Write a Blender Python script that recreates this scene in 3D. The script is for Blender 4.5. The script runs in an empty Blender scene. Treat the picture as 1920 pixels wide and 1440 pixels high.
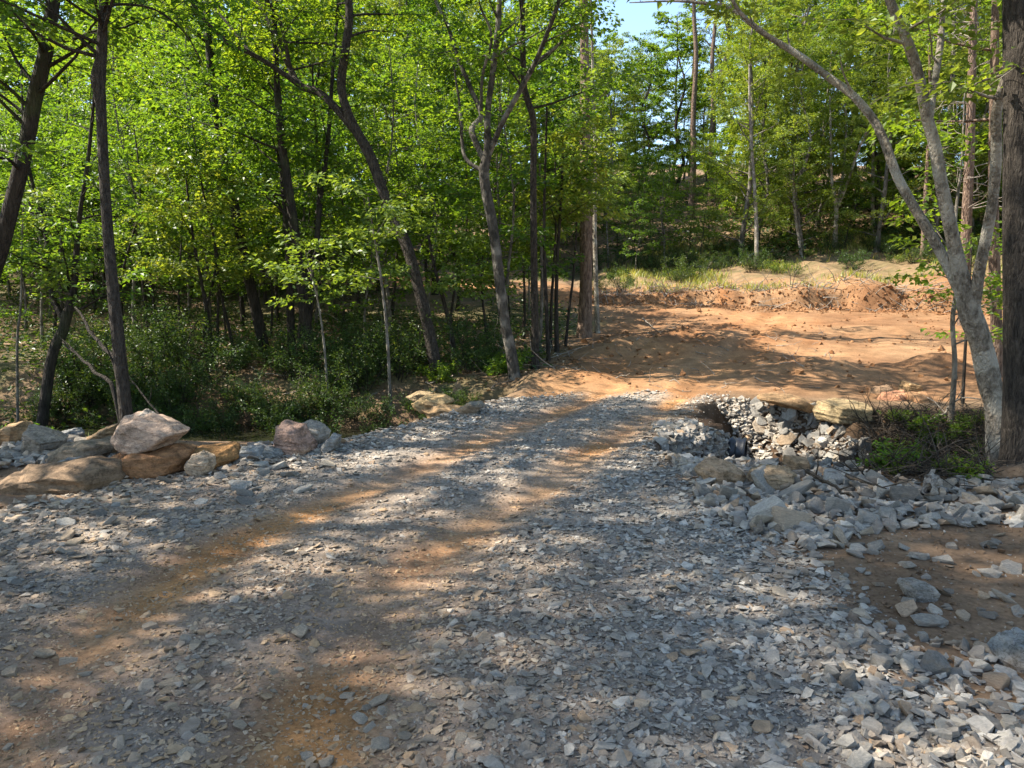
import bpy, bmesh, math, random
import numpy as np
from mathutils import Vector, Matrix

# ------------------------------------------------------------------ camera, sky, sun, exposure
SC = bpy.context.scene
COL = SC.collection
F = 1445.0; CX, CY = 960.0, 720.0; HZ = 560.0
CAM = np.array([0.0, 0.0, 1.6])
PITCH = math.atan((CY - HZ) / F)
cam_data = bpy.data.cameras.new('camera')
cam_data.sensor_width = 36.0
cam_data.lens = 36.0 * F / 1920.0
cam_data.clip_start = 0.05
cam_data.clip_end = 2000.0
cam = bpy.data.objects.new('camera', cam_data)
COL.objects.link(cam)
cam.location = CAM.tolist()
cam.rotation_euler = (math.pi / 2 - PITCH, 0, 0)
SC.camera = cam

SUN_AZ = math.radians(-84.0)      # measured from +Y towards +X: negative is to the left
SUN_EL = math.radians(50.0)
world = bpy.data.worlds.new('World')
SC.world = world
world.use_nodes = True
wn = world.node_tree
bg = wn.nodes['Background']
sky = wn.nodes.new('ShaderNodeTexSky')
sky.sky_type = 'NISHITA'
sky.sun_disc = False
sky.sun_elevation = SUN_EL
sky.sun_rotation = SUN_AZ
sky.air_density = 1.0
sky.dust_density = 0.5
sky.ozone_density = 1.3
wn.links.new(sky.outputs[0], bg.inputs[0])
bg.inputs[1].default_value = 0.12
sun_data = bpy.data.lights.new('sun', 'SUN')
sun_data.energy = 5.0
sun_data.angle = math.radians(0.53)
sun_data.color = (1.0, 0.93, 0.82)
sun = bpy.data.objects.new('sun', sun_data)
COL.objects.link(sun)
TO_SUN = Vector((math.sin(SUN_AZ) * math.cos(SUN_EL), math.cos(SUN_AZ) * math.cos(SUN_EL), math.sin(SUN_EL)))
sun.rotation_euler = TO_SUN.to_track_quat('Z', 'Y').to_euler()
sun.location = (-20, 5, 30)

vs = SC.view_settings
vs.view_transform = 'Standard'
vs.look = 'None'
vs.exposure = 1.7
vs.gamma = 1.0
vs.use_curve_mapping = False
cy = SC.cycles
cy.max_bounces = 6
cy.diffuse_bounces = 3
cy.glossy_bounces = 2
cy.transmission_bounces = 4
cy.transparent_max_bounces = 4
cy.caustics_reflective = False
cy.caustics_refractive = False
cy.use_denoising = True

# ------------------------------------------------------------------ small maths helpers
def sstep(a, b, x):
    t = np.clip((np.asarray(x, float) - a) / (b - a), 0, 1)
    return t * t * (3 - 2 * t)

def hash2(ix, iy, s):
    h = np.sin(ix * 127.1 + iy * 311.7 + s * 74.7) * 43758.5453
    return h - np.floor(h)

def vnoise(x, y, s=0):
    ix = np.floor(x); iy = np.floor(y)
    fx = x - ix; fy = y - iy
    fx = fx * fx * (3 - 2 * fx); fy = fy * fy * (3 - 2 * fy)
    a = hash2(ix, iy, s); b = hash2(ix + 1, iy, s)
    c = hash2(ix, iy + 1, s); d = hash2(ix + 1, iy + 1, s)
    return (a * (1 - fx) + b * fx) * (1 - fy) + (c * (1 - fx) + d * fx) * fy - 0.5

def fbm(x, y, s=0, o=4):
    r = 0; a = 1.0
    for k in range(o):
        r = r + a * vnoise(x * 2 ** k, y * 2 ** k, s + k * 3.3)
        a *= 0.5
    return r

def dist_poly(x, y, pts):
    d = np.full(np.shape(x), 1e9)
    for (ax, ay), (bx, by) in zip(pts[:-1], pts[1:]):
        dx, dy = bx - ax, by - ay
        t = np.clip(((x - ax) * dx + (y - ay) * dy) / (dx * dx + dy * dy), 0, 1)
        d = np.minimum(d, np.hypot(x - ax - t * dx, y - ay - t * dy))
    return d

def signed_poly(x, y, pts):
    ring = list(pts) + [pts[0]]
    d = dist_poly(x, y, ring)
    ins = np.zeros(np.shape(x), bool)
    for (ax, ay), (bx, by) in zip(ring[:-1], ring[1:]):
        if ay == by:
            continue
        c = ((ay > y) != (by > y)) & (x < (bx - ax) * (y - ay) / (by - ay) + ax)
        ins ^= c
    return np.where(ins, d, -d)

_fw = np.array([0, math.cos(PITCH), -math.sin(PITCH)])
_up = np.array([0, math.sin(PITCH), math.cos(PITCH)])
def ray(px, py):
    return _fw + np.array([1.0, 0, 0]) * ((px - CX) / F) + _up * (-(py - CY) / F)

def at(px, py, Y):
    d = ray(px, py)
    return CAM + d * (Y / d[1])

def flat(px, py, z=0.0):
    d = ray(px, py)
    t = (z - CAM[2]) / d[2]
    p = CAM + d * t
    return (p[0], p[1])

# ------------------------------------------------------------------ the lie of the land
RD = np.array([0.395, 0.919]); RN = np.array([0.919, -0.395]); R0 = np.array([-1.07, 5.25])
def road_v(x, y):
    return (x - R0[0]) * RN[0] + (y - R0[1]) * RN[1]
def road_u(x, y):
    return (x - R0[0]) * RD[0] + (y - R0[1]) * RD[1]

GRAVEL_PX = [(-400, 1010), (0, 962), (120, 930), (230, 905), (330, 890), (440, 872), (540, 850), (620, 830),
             (700, 812), (800, 792), (880, 768), (960, 748), (1100, 741), (1240, 739), (1345, 743), (1300, 765),
             (1240, 800), (1243, 840), (1290, 880), (1320, 945), (1400, 990), (1490, 1045), (1510, 1110),
             (1570, 1180), (1680, 1255), (1920, 1330), (2400, 1500)]
GRAVEL = [flat(*p) for p in GRAVEL_PX] + [(3.6, 0.5), (3.4, -6.0), (-7.5, -6.0), (-6.5, 2.0)]
DIRT = [(-0.3, 12.3), (0.3, 13.2), (0.7, 15), (1.2, 17.5), (2.2, 21.5), (3.1, 26), (1.8, 30.5), (-3, 33), (-8, 35),
        (-9, 37), (-4, 38), (2.5, 35), (5, 33), (9, 32.4), (14, 31), (20, 29), (19, 20), (12, 14.6), (8, 12.6), (6.4, 11.9),
        (4.2, 12.6), (3.3, 12.4), (1.6, 12.5)]
CREEK = [(-1.6, 11.9), (-4.5, 12.5), (-9, 12.9), (-16, 12.5), (-45, 15)]
GULLY = [(3.25, 10.75), (2.9, 9.2), (4.4, 9.25), (6.5, 9.1), (10, 8.6), (16, 7), (40, 3)]
HAUL = [(1.2, 12.0), (3.6, 16.5), (6.8, 21.5), (8.8, 26), (7.5, 29.3), (2, 31.5), (-8, 36)]
RIDGE = [(1.75, 7.4), (2.6, 6.7), (3.6, 6.45), (4.6, 6.3), (7, 6.0)]

def gravel_sd(x, y):
    return signed_poly(x, y, GRAVEL) + 0.35 * fbm(x * 1.7, y * 1.7, 5, 3)
def dirt_sd(x, y):
    return signed_poly(x, y, DIRT) + 0.6 * fbm(x * 0.8, y * 0.8, 8, 3)

def bank_y(x):
    return 31.2 - 0.30 * np.clip(x - 4, 0, 20) + 1.1 * fbm(x * 0.45, x * 0 + 1.5, 31, 3)

def tracks(x, y):
    v = road_v(x, y)
    u = road_u(x, y)
    w = 0.10 * fbm(u * 0.5, u * 0, 71, 2) + np.minimum(0.13 * np.minimum(u, 0) ** 2, 1.6)
    sg = 0.24 + 0.05 * np.clip(-u, 0, 3)
    a = np.exp(-((v + 0.66 - w) / sg) ** 2)
    b = np.exp(-((v - 0.66 - w) / sg) ** 2)
    return np.maximum(a, b)

def H(x, y):
    x = np.asarray(x, float); y = np.asarray(y, float)
    zr = np.interp(y, [-60, 12.6, 18, 22, 26, 30, 34], [0, 0.0, 0.30, 0.58, 0.95, 1.28, 1.5])
    by = bank_y(x)
    hb = np.clip(0.45 + 0.05 * (x - 6), 0.4, 0.95) * (0.9 + 0.5 * fbm(x * 1.4, y * 0.1, 33, 3))
    over = y - by
    zr = zr + hb * sstep(-0.10, 0.32, over + 0.25 * fbm(x * 1.6, y * 1.6, 35, 3)) + np.clip(over - 0.4, 0, 8) * 0.13 + np.clip(over - 8, 0, 30) * 0.27 + np.clip(over - 38, 0, 200) * 0.17
    zl = np.interp(y, [-60, 14, 20, 26, 33, 39, 60, 110, 250], [0, 0.0, 0.25, 0.85, 2.0, 2.75, 7.0, 17.0, 30.0])
    w = sstep(-2.0, 4.5, x - (y - 24) * 0.03)
    z = zl * (1 - w) + zr * w
    v = road_v(x, y)
    z = z + 0.25 * sstep(-6, -30, v) * np.clip(-v - 6, 0, 30) * 0.06
    d = dist_poly(x, y, GULLY)
    z = z - 1.6 * (1 - sstep(0.55, 2.0, d + 0.25 * vnoise(x * 2.5, y * 2.5, 14))) * sstep(1.1, 1.45, v - 0.50 * np.exp(-((y - 9.75) / 0.8) ** 2) + 0.3 * vnoise(x * 3, y * 3, 4))
    d = dist_poly(x, y, CREEK)
    z = z - 1.25 * (1 - sstep(0.9, 3.8, d + 0.3 * vnoise(x * 1.3, y * 1.3, 6))) * sstep(2.0, 2.9, -v)
    d = dist_poly(x, y, RIDGE)
    z = z + 0.20 * np.exp(-(d / 0.45) ** 2) * sstep(2.1, 3.3, x) * (0.7 + 0.9 * fbm(x * 2.0, y * 2.0, 12, 2))
    g = sstep(-0.2, 0.3, gravel_sd(x, y))
    z = z - 0.035 * tracks(x, y) * sstep(-6, 2, y) * (1 - sstep(30, 32, y))
    dz = sstep(-0.3, 0.5, dirt_sd(x, y))
    z = z + 0.035 * fbm(x * 1.3, y * 1.3, 2, 3) * (1 - 0.5 * g)
    z = z + 0.10 * dz * fbm(x * 0.7 + 3, y * 0.9, 21, 4)
    z = z + 0.05 * dz * fbm(road_u(x, y) * 0.35, road_v(x, y) * 2.6, 23, 3)
    z = z + 0.016 * fbm(x * 9, y * 9, 41, 2) * (1 - sstep(14, 24, y))
    # spoil heaps where the track leaves the stone
    for (hx, hy, hr, hh) in ((1.0, 14.6, 0.9, 0.20), (0.3, 13.5, 0.55, 0.14), (3.3, 18.5, 1.7, 0.26), (6.2, 15.3, 1.4, 0.24), (8.6, 15.6, 0.7, 0.28), (5.0, 20.5, 2.2, 0.25)):
        z = z + hh * np.exp(-(((x - hx) / hr) ** 2 + ((y - hy) / (hr * 0.6)) ** 2)) * (1 + 0.8 * fbm(x * 2, y * 2, 51, 2))
    # far hills so the land reaches the horizon
    return z

HG = {}
def HQ(x, y):
    """height read off the terrain sheet itself, so that things stand on the faces"""
    x = np.atleast_1d(np.asarray(x, float)); y = np.atleast_1d(np.asarray(y, float))
    ax, ay, zz = HG['x'], HG['y'], HG['z']
    i = np.clip(np.searchsorted(ax, x) - 1, 0, len(ax) - 2); j = np.clip(np.searchsorted(ay, y) - 1, 0, len(ay) - 2)
    fx = np.clip((x - ax[i]) / (ax[i + 1] - ax[i]), 0, 1); fy = np.clip((y - ay[j]) / (ay[j + 1] - ay[j]), 0, 1)
    return (zz[j, i] * (1 - fx) + zz[j, i + 1] * fx) * (1 - fy) + (zz[j + 1, i] * (1 - fx) + zz[j + 1, i + 1] * fx) * fy

def h1(x, y):
    return float(HQ(x, y)[0])

def ground_at(px, py, tmax=80):
    d = ray(px, py)
    t = np.geomspace(1.5, tmax, 1500)
    p = CAM[None] + d[None] * t[:, None]
    below = p[:, 2] < HQ(p[:, 0], p[:, 1])
    i = int(np.argmax(below)) if below.any() else len(t) - 1
    q = p[i]
    return np.array([q[0], q[1], h1(q[0], q[1])])

def normal_at(x, y, e=0.12):
    n = np.array([-(h1(x + e, y) - h1(x - e, y)) / (2 * e), -(h1(x, y + e) - h1(x, y - e)) / (2 * e), 1.0])
    return n / np.linalg.norm(n)

# ------------------------------------------------------------------ mesh + object helpers
def mesh_np(name, verts, quads=None, tris=None, mat=None, smooth=False, attrs=None):
    me = bpy.data.meshes.new(name)
    verts = np.asarray(verts, np.float32)
    q = np.zeros((0, 4), np.int32) if quads is None else np.asarray(quads, np.int32).reshape(-1, 4)
    t = np.zeros((0, 3), np.int32) if tris is None else np.asarray(tris, np.int32).reshape(-1, 3)
    me.vertices.add(len(verts))
    me.vertices.foreach_set('co', verts.ravel())
    nl = q.size + t.size
    me.loops.add(nl)
    me.loops.foreach_set('vertex_index', np.concatenate([q.ravel(), t.ravel()]).astype(np.int32))
    npoly = len(q) + len(t)
    me.polygons.add(npoly)
    tot = np.concatenate([np.full(len(q), 4), np.full(len(t), 3)]).astype(np.int32)
    start = np.concatenate([[0], np.cumsum(tot)[:-1]]).astype(np.int32) if npoly else np.zeros(0, np.int32)
    me.polygons.foreach_set('loop_start', start)
    me.polygons.foreach_set('loop_total', tot)
    me.polygons.foreach_set('use_smooth', np.full(npoly, smooth, bool))
    for k, (kind, arr) in (attrs or {}).items():
        if kind == 'c':
            a = me.attributes.new(k, 'FLOAT_COLOR', 'POINT')
            c4 = np.ones((len(verts), 4), np.float32); c4[:, :3] = arr
            a.data.foreach_set('color', c4.ravel())
        else:
            a = me.attributes.new(k, 'FLOAT', 'POINT')
            a.data.foreach_set('value', np.asarray(arr, np.float32))
    me.update(calc_edges=True)
    if mat:
        me.materials.append(mat)
    return me

def link(name, data, parent=None, loc=(0, 0, 0), rot=None, scale=None):
    o = bpy.data.objects.new(name, data)
    COL.objects.link(o)
    o.location = tuple(float(a) for a in loc)
    if rot is not None:
        o.rotation_euler = rot
    if scale is not None:
        o.scale = (scale,) * 3 if np.isscalar(scale) else tuple(scale)
    if parent is not None:
        o.parent = parent
    return o

def tag(o, label=None, cat=None, group=None, kind=None):
    if label: o['label'] = label
    if cat: o['category'] = cat
    if group: o['group'] = group
    if kind: o['kind'] = kind
    return o

def thing(name, label, cat, loc=(0, 0, 0), rz=0.0, group=None, scale=None):
    return tag(link(name, None, None, loc, (0, 0, rz), scale), label, cat, group)

# ------------------------------------------------------------------ materials
def new_mat(name):
    m = bpy.data.materials.new(name)
    m.use_nodes = True
    nt = m.node_tree
    b = nt.nodes['Principled BSDF']
    return m, nt, b

def nd(nt, typ, **kw):
    n = nt.nodes.new(typ)
    for k, v in kw.items():
        if k.startswith('i_'):
            n.inputs[k[2:].replace('_', ' ')].default_value = v
        else:
            setattr(n, k, v)
    return n

def mixc(nt, fac, a, b, mode='MIX'):
    n = nt.nodes.new('ShaderNodeMix'); n.data_type = 'RGBA'; n.blend_type = mode
    for i, v in ((0, fac), (6, a), (7, b)):
        if hasattr(v, 'is_linked') or hasattr(v, 'links'):
            nt.links.new(v, n.inputs[i])
        elif i == 0:
            n.inputs[0].default_value = v
        else:
            n.inputs[i].default_value = (*v, 1) if len(v) == 3 else v
    return n.outputs[2]

def ramp(nt, src, stops):
    r = nt.nodes.new('ShaderNodeValToRGB')
    e = r.color_ramp.elements
    while len(e) < len(stops):
        e.new(0.5)
    for i, (p, c) in enumerate(stops):
        e[i].position = p
        e[i].color = (*c, 1) if len(c) == 3 else c
    nt.links.new(src, r.inputs[0])
    return r.outputs[0]

def bump(nt, b, src, strength, dist):
    n = nd(nt, 'ShaderNodeBump', i_Strength=strength, i_Distance=dist)
    nt.links.new(src, n.inputs['Height'])
    nt.links.new(n.outputs[0], b.inputs['Normal'])
    return n

def mat_ground():
    m, nt, b = new_mat('ground')
    at_ = nd(nt, 'ShaderNodeAttribute', attribute_name='Col')
    geo = nd(nt, 'ShaderNodeNewGeometry')
    n1 = nd(nt, 'ShaderNodeTexNoise', i_Scale=30.0, i_Detail=8.0, i_Roughness=0.7)
    n2 = nd(nt, 'ShaderNodeTexNoise', i_Scale=3.5, i_Detail=6.0, i_Roughness=0.65)
    vo = nd(nt, 'ShaderNodeTexNoise', i_Scale=140.0, i_Detail=6.0, i_Roughness=0.8)
    for n in (n1, n2, vo):
        nt.links.new(geo.outputs['Position'], n.inputs['Vector'])
    c = mixc(nt, 1.0, at_.outputs['Color'], ramp(nt, n1.outputs[0], [(0.3, (0.62, 0.6, 0.58)), (0.7, (1.35, 1.35, 1.35))]), 'MULTIPLY')
    c = mixc(nt, 1.0, c, ramp(nt, n2.outputs[0], [(0.3, (0.74, 0.72, 0.70)), (0.7, (1.22, 1.22, 1.22))]), 'MULTIPLY')
    nt.links.new(c, b.inputs['Base Color'])
    b.inputs['Roughness'].default_value = 0.95
    b.inputs['Specular IOR Level'].default_value = 0.15
    ad = nd(nt, 'ShaderNodeMath', operation='ADD')
    nt.links.new(n1.outputs[0], ad.inputs[0]); nt.links.new(vo.outputs[0], ad.inputs[1])
    bump(nt, b, ad.outputs[0], 0.7, 0.02)
    return m

def mat_stone(name, use_attr, rust=0.30, scale=9.0, bdist=0.035, crack=False):
    """layered grey schist; colour from the stone itself (attribute or object colour)"""
    m, nt, b = new_mat(name)
    if use_attr:
        src = nd(nt, 'ShaderNodeAttribute', attribute_name='Col').outputs['Color']
        co = nd(nt, 'ShaderNodeNewGeometry').outputs['Position']
        sc = 14.0
    else:
        src = nd(nt, 'ShaderNodeObjectInfo').outputs['Color']
        tc = nd(nt, 'ShaderNodeTexCoord')
        oi = nd(nt, 'ShaderNodeObjectInfo')
        mp = nd(nt, 'ShaderNodeVectorMath', operation='ADD')
        nt.links.new(tc.outputs['Object'], mp.inputs[0]); nt.links.new(oi.outputs['Location'], mp.inputs[1])
        co = mp.outputs[0]; sc = scale
    mp2 = nd(nt, 'ShaderNodeMapping'); mp2.inputs['Scale'].default_value = (1.0, 1.0, 4.5)
    nt.links.new(co, mp2.inputs[0])
    n1 = nd(nt, 'ShaderNodeTexNoise', i_Scale=sc, i_Detail=7.0, i_Roughness=0.65)
    n2 = nd(nt, 'ShaderNodeTexNoise', i_Scale=sc * 0.35, i_Detail=4.0)
    n3 = nd(nt, 'ShaderNodeTexNoise', i_Scale=sc * 6, i_Detail=5.0, i_Roughness=0.7)
    nt.links.new(mp2.outputs[0], n1.inputs['Vector']); nt.links.new(co, n2.inputs['Vector']); nt.links.new(co, n3.inputs['Vector'])
    c = mixc(nt, 1.0, src, ramp(nt, n1.outputs[0], [(0.3, (0.62, 0.63, 0.65)), (0.55, (1.0, 1.0, 1.0)), (0.75, (1.4, 1.38, 1.34))]), 'MULTIPLY')
    rs = ramp(nt, n2.outputs[0], [(0.56, (0, 0, 0)), (0.72, (1, 1, 1))])
    k = nd(nt, 'ShaderNodeMath', operation='MULTIPLY'); k.inputs[1].default_value = rust
    nt.links.new(rs, k.inputs[0])
    c = mixc(nt, k.outputs[0], c, (0.34, 0.21, 0.11))
    c = mixc(nt, 1.0, c, ramp(nt, n3.outputs[0], [(0.25, (0.8, 0.8, 0.8)), (0.75, (1.2, 1.2, 1.2))]), 'MULTIPLY')
    if crack:
        vo = nd(nt, 'ShaderNodeTexVoronoi', i_Scale=sc * 0.9, feature='DISTANCE_TO_EDGE')
        nw = nd(nt, 'ShaderNodeTexNoise', i_Scale=sc * 1.2, i_Detail=4.0)
        va = nd(nt, 'ShaderNodeVectorMath', operation='ADD'); nt.links.new(mp2.outputs[0], nw.inputs['Vector'])
        nt.links.new(mp2.outputs[0], va.inputs[0]); nt.links.new(nw.outputs['Color'], va.inputs[1]); nt.links.new(va.outputs[0], vo.inputs['Vector'])
        c = mixc(nt, 1.0, c, ramp(nt, vo.outputs[0], [(0.0, (0.45, 0.42, 0.40)), (0.05, (1, 1, 1))]), 'MULTIPLY')
        nl = nd(nt, 'ShaderNodeTexNoise', i_Scale=sc * 1.7, i_Detail=8.0, i_Roughness=0.75)
        nt.links.new(co, nl.inputs['Vector'])
        c = mixc(nt, 1.0, c, ramp(nt, nl.outputs[0], [(0.36, (0.45, 0.45, 0.43)), (0.5, (0.95, 0.95, 0.95)), (0.68, (1.25, 1.22, 1.18))]), 'MULTIPLY')
    nt.links.new(c, b.inputs['Base Color'])
    b.inputs['Roughness'].default_value = 0.82
    b.inputs['Specular IOR Level'].default_value = 0.18
    ad = nd(nt, 'ShaderNodeMath', operation='ADD')
    nt.links.new(n1.outputs[0], ad.inputs[0]); nt.links.new(n3.outputs[0], ad.inputs[1])
    bump(nt, b, ad.outputs[0], 0.55, 0.012 if use_attr else bdist)
    return m

def mat_bark(name, dark, light, patch=None, moss=None, vs_=(9, 9, 1.6), depth=0.03):
    m, nt, b = new_mat(name)
    tc = nd(nt, 'ShaderNodeTexCoord')
    mp = nd(nt, 'ShaderNodeMapping'); mp.inputs['Scale'].default_value = vs_
    nt.links.new(tc.outputs['Object'], mp.inputs[0])
    n1 = nd(nt, 'ShaderNodeTexNoise', i_Scale=2.2, i_Detail=7.0, i_Roughness=0.7, i_Distortion=0.4)
    nt.links.new(mp.outputs[0], n1.inputs['Vector'])
    n2 = nd(nt, 'ShaderNodeTexNoise', i_Scale=3.0, i_Detail=5.0)
    nt.links.new(tc.outputs['Object'], n2.inputs['Vector'])
    vo = nd(nt, 'ShaderNodeTexVoronoi', i_Scale=3.0, feature='DISTANCE_TO_EDGE')
    nt.links.new(mp.outputs[0], vo.inputs['Vector'])
    c = ramp(nt, n1.outputs[0], [(0.36, dark), (0.64, light)])
    if patch:
        c = mixc(nt, ramp(nt, n2.outputs[0], [(0.5, (0, 0, 0)), (0.6, (1, 1, 1))]), c, patch)
    if moss:
        n3 = nd(nt, 'ShaderNodeTexNoise', i_Scale=1.1, i_Detail=6.0)
        nt.links.new(tc.outputs['Object'], n3.inputs['Vector'])
        c = mixc(nt, ramp(nt, n3.outputs[0], [(0.54, (0, 0, 0)), (0.7, (0.7, 0.7, 0.7))]), c, moss)
    nt.links.new(c, b.inputs['Base Color'])
    b.inputs['Roughness'].default_value = 0.9
    b.inputs['Specular IOR Level'].default_value = 0.2
    ad = nd(nt, 'ShaderNodeMath', operation='ADD')
    nt.links.new(n1.outputs[0], ad.inputs[0]); nt.links.new(vo.outputs[0], ad.inputs[1])
    bump(nt, b, ad.outputs[0], 1.0, depth * 1.6)
    return m

def mat_leaf(name, stops, trans=0.45, tcol=(1.7, 1.55, 0.55), gloss=0.35):
    m, nt, b = new_mat(name)
    a = nd(nt, 'ShaderNodeAttribute', attribute_name='rnd')
    oi = nd(nt, 'ShaderNodeObjectInfo')
    c = ramp(nt, a.outputs['Fac'], stops)
    c = mixc(nt, 1.0, c, ramp(nt, oi.outputs['Random'], [(0.0, (0.8, 0.9, 0.85)), (0.5, (1.0, 1.0, 1.0)), (1.0, (1.25, 1.1, 0.9))]), 'MULTIPLY')
    nt.links.new(c, b.inputs['Base Color'])
    b.inputs['Roughness'].default_value = 0.45
    b.inputs['Specular IOR Level'].default_value = gloss
    t = nd(nt, 'ShaderNodeBsdfTranslucent')
    nt.links.new(mixc(nt, 1.0, c, tcol, 'MULTIPLY'), t.inputs['Color'])
    mx = nd(nt, 'ShaderNodeMixShader'); mx.inputs[0].default_value = trans
    nt.links.new(b.outputs[0], mx.inputs[1]); nt.links.new(t.outputs[0], mx.inputs[2])
    nt.links.new(mx.outputs[0], nt.nodes['Material Output'].inputs['Surface'])
    return m

M = {}
M['ground'] = mat_ground()
M['gravel'] = mat_stone('crushed_stone', True)
M['stone'] = mat_stone('schist', False)
M['bark_dark'] = mat_bark('bark_dark', (0.016, 0.013, 0.010), (0.058, 0.046, 0.036), moss=(0.06, 0.075, 0.025))
M['bark_oak'] = mat_bark('bark_oak', (0.024, 0.019, 0.015), (0.098, 0.08, 0.062), vs_=(13, 13, 3.2), depth=0.045)
M['bark_grey'] = mat_bark('bark_grey', (0.05, 0.043, 0.035), (0.165, 0.142, 0.112), patch=(0.21, 0.185, 0.15), vs_=(6, 6, 2.5), depth=0.015)
M['bark_pale'] = mat_bark('bark_pale', (0.085, 0.068, 0.05), (0.31, 0.265, 0.205), patch=(0.36, 0.32, 0.255), vs_=(9, 9, 5), depth=0.02)
M['bark_mottle'] = mat_bark('bark_mottle', (0.022, 0.019, 0.015), (0.085, 0.073, 0.058), patch=(0.16, 0.142, 0.115), vs_=(6, 6, 2.5), depth=0.015)
M['bark_pine'] = mat_bark('bark_pine', (0.07, 0.045, 0.032), (0.27, 0.185, 0.13), vs_=(7, 7, 2.0), depth=0.04)
M['leaf_a'] = mat_leaf('leaf_maple', [(0.0, (0.045, 0.095, 0.018)), (0.6, (0.085, 0.16, 0.026)), (1.0, (0.15, 0.23, 0.036))], 0.56, (2.0, 1.75, 0.5))
M['leaf_b'] = mat_leaf('leaf_beech', [(0.0, (0.05, 0.105, 0.018)), (0.6, (0.10, 0.18, 0.028)), (1.0, (0.18, 0.25, 0.04))], 0.56, (2.1, 1.8, 0.5))
M['leaf_c'] = mat_leaf('leaf_oak', [(0.0, (0.085, 0.135, 0.03)), (0.6, (0.165, 0.23, 0.045)), (1.0, (0.27, 0.31, 0.065))], 0.48)
M['leaf_shrub'] = mat_leaf('leaf_shrub', [(0.0, (0.025, 0.055, 0.014)), (0.7, (0.06, 0.105, 0.024)), (1.0, (0.14, 0.18, 0.05))], 0.4)
M['needle'] = mat_leaf('needle', [(0.0, (0.03, 0.06, 0.02)), (1.0, (0.08, 0.11, 0.03))], 0.2)
M['grass'] = mat_leaf('grass', [(0.0, (0.17, 0.22, 0.045)), (0.6, (0.27, 0.29, 0.08)), (1.0, (0.42, 0.34, 0.18))], 0.45)

def mat_plain(name, col, rough, spec=0.5):
    m, nt, b = new_mat(name)
    n = nd(nt, 'ShaderNodeTexNoise', i_Scale=25.0, i_Detail=5.0)
    c = mixc(nt, 1.0, col, ramp(nt, n.outputs[0], [(0.3, (0.75, 0.75, 0.75)), (0.7, (1.25, 1.22, 1.18))]), 'MULTIPLY')
    nt.links.new(c, b.inputs['Base Color'])
    b.inputs['Roughness'].default_value = rough
    b.inputs['Specular IOR Level'].default_value = spec
    return m
M['pipe'] = mat_plain('black_plastic', (0.018, 0.019, 0.022), 0.42)
M['deadwood'] = mat_bark('deadwood', (0.14, 0.115, 0.09), (0.38, 0.33, 0.27), vs_=(12, 12, 12), depth=0.01)
M['wetwood'] = mat_bark('wetwood', (0.03, 0.024, 0.018), (0.11, 0.085, 0.06), vs_=(14, 14, 14), depth=0.01)
def mat_water():
    m, nt, b = new_mat('creek_water')
    b.inputs['Base Color'].default_value = (0.018, 0.018, 0.010, 1)
    b.inputs['Roughness'].default_value = 0.04
    b.inputs['IOR'].default_value = 1.33
    geo = nd(nt, 'ShaderNodeNewGeometry')
    n = nd(nt, 'ShaderNodeTexNoise', i_Scale=3.0, i_Detail=2.0)
    nt.links.new(geo.outputs['Position'], n.inputs['Vector'])
    bump(nt, b, n.outputs[0], 0.12, 0.02)
    return m
M['water'] = mat_water()

# ------------------------------------------------------------------ terrain sheets
def axis(dense0, dense1, step, lo, hi, grow):
    mid = np.arange(dense0, dense1 + 1e-6, step)
    up = [mid[-1]]; s = step
    while up[-1] < hi:
        s *= grow; up.append(up[-1] + s)
    dn = [mid[0]]; s = step
    while dn[-1] > lo:
        s *= grow; dn.append(dn[-1] - s)
    return np.concatenate([np.array(dn[1:])[::-1], mid, np.array(up[1:])])

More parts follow.
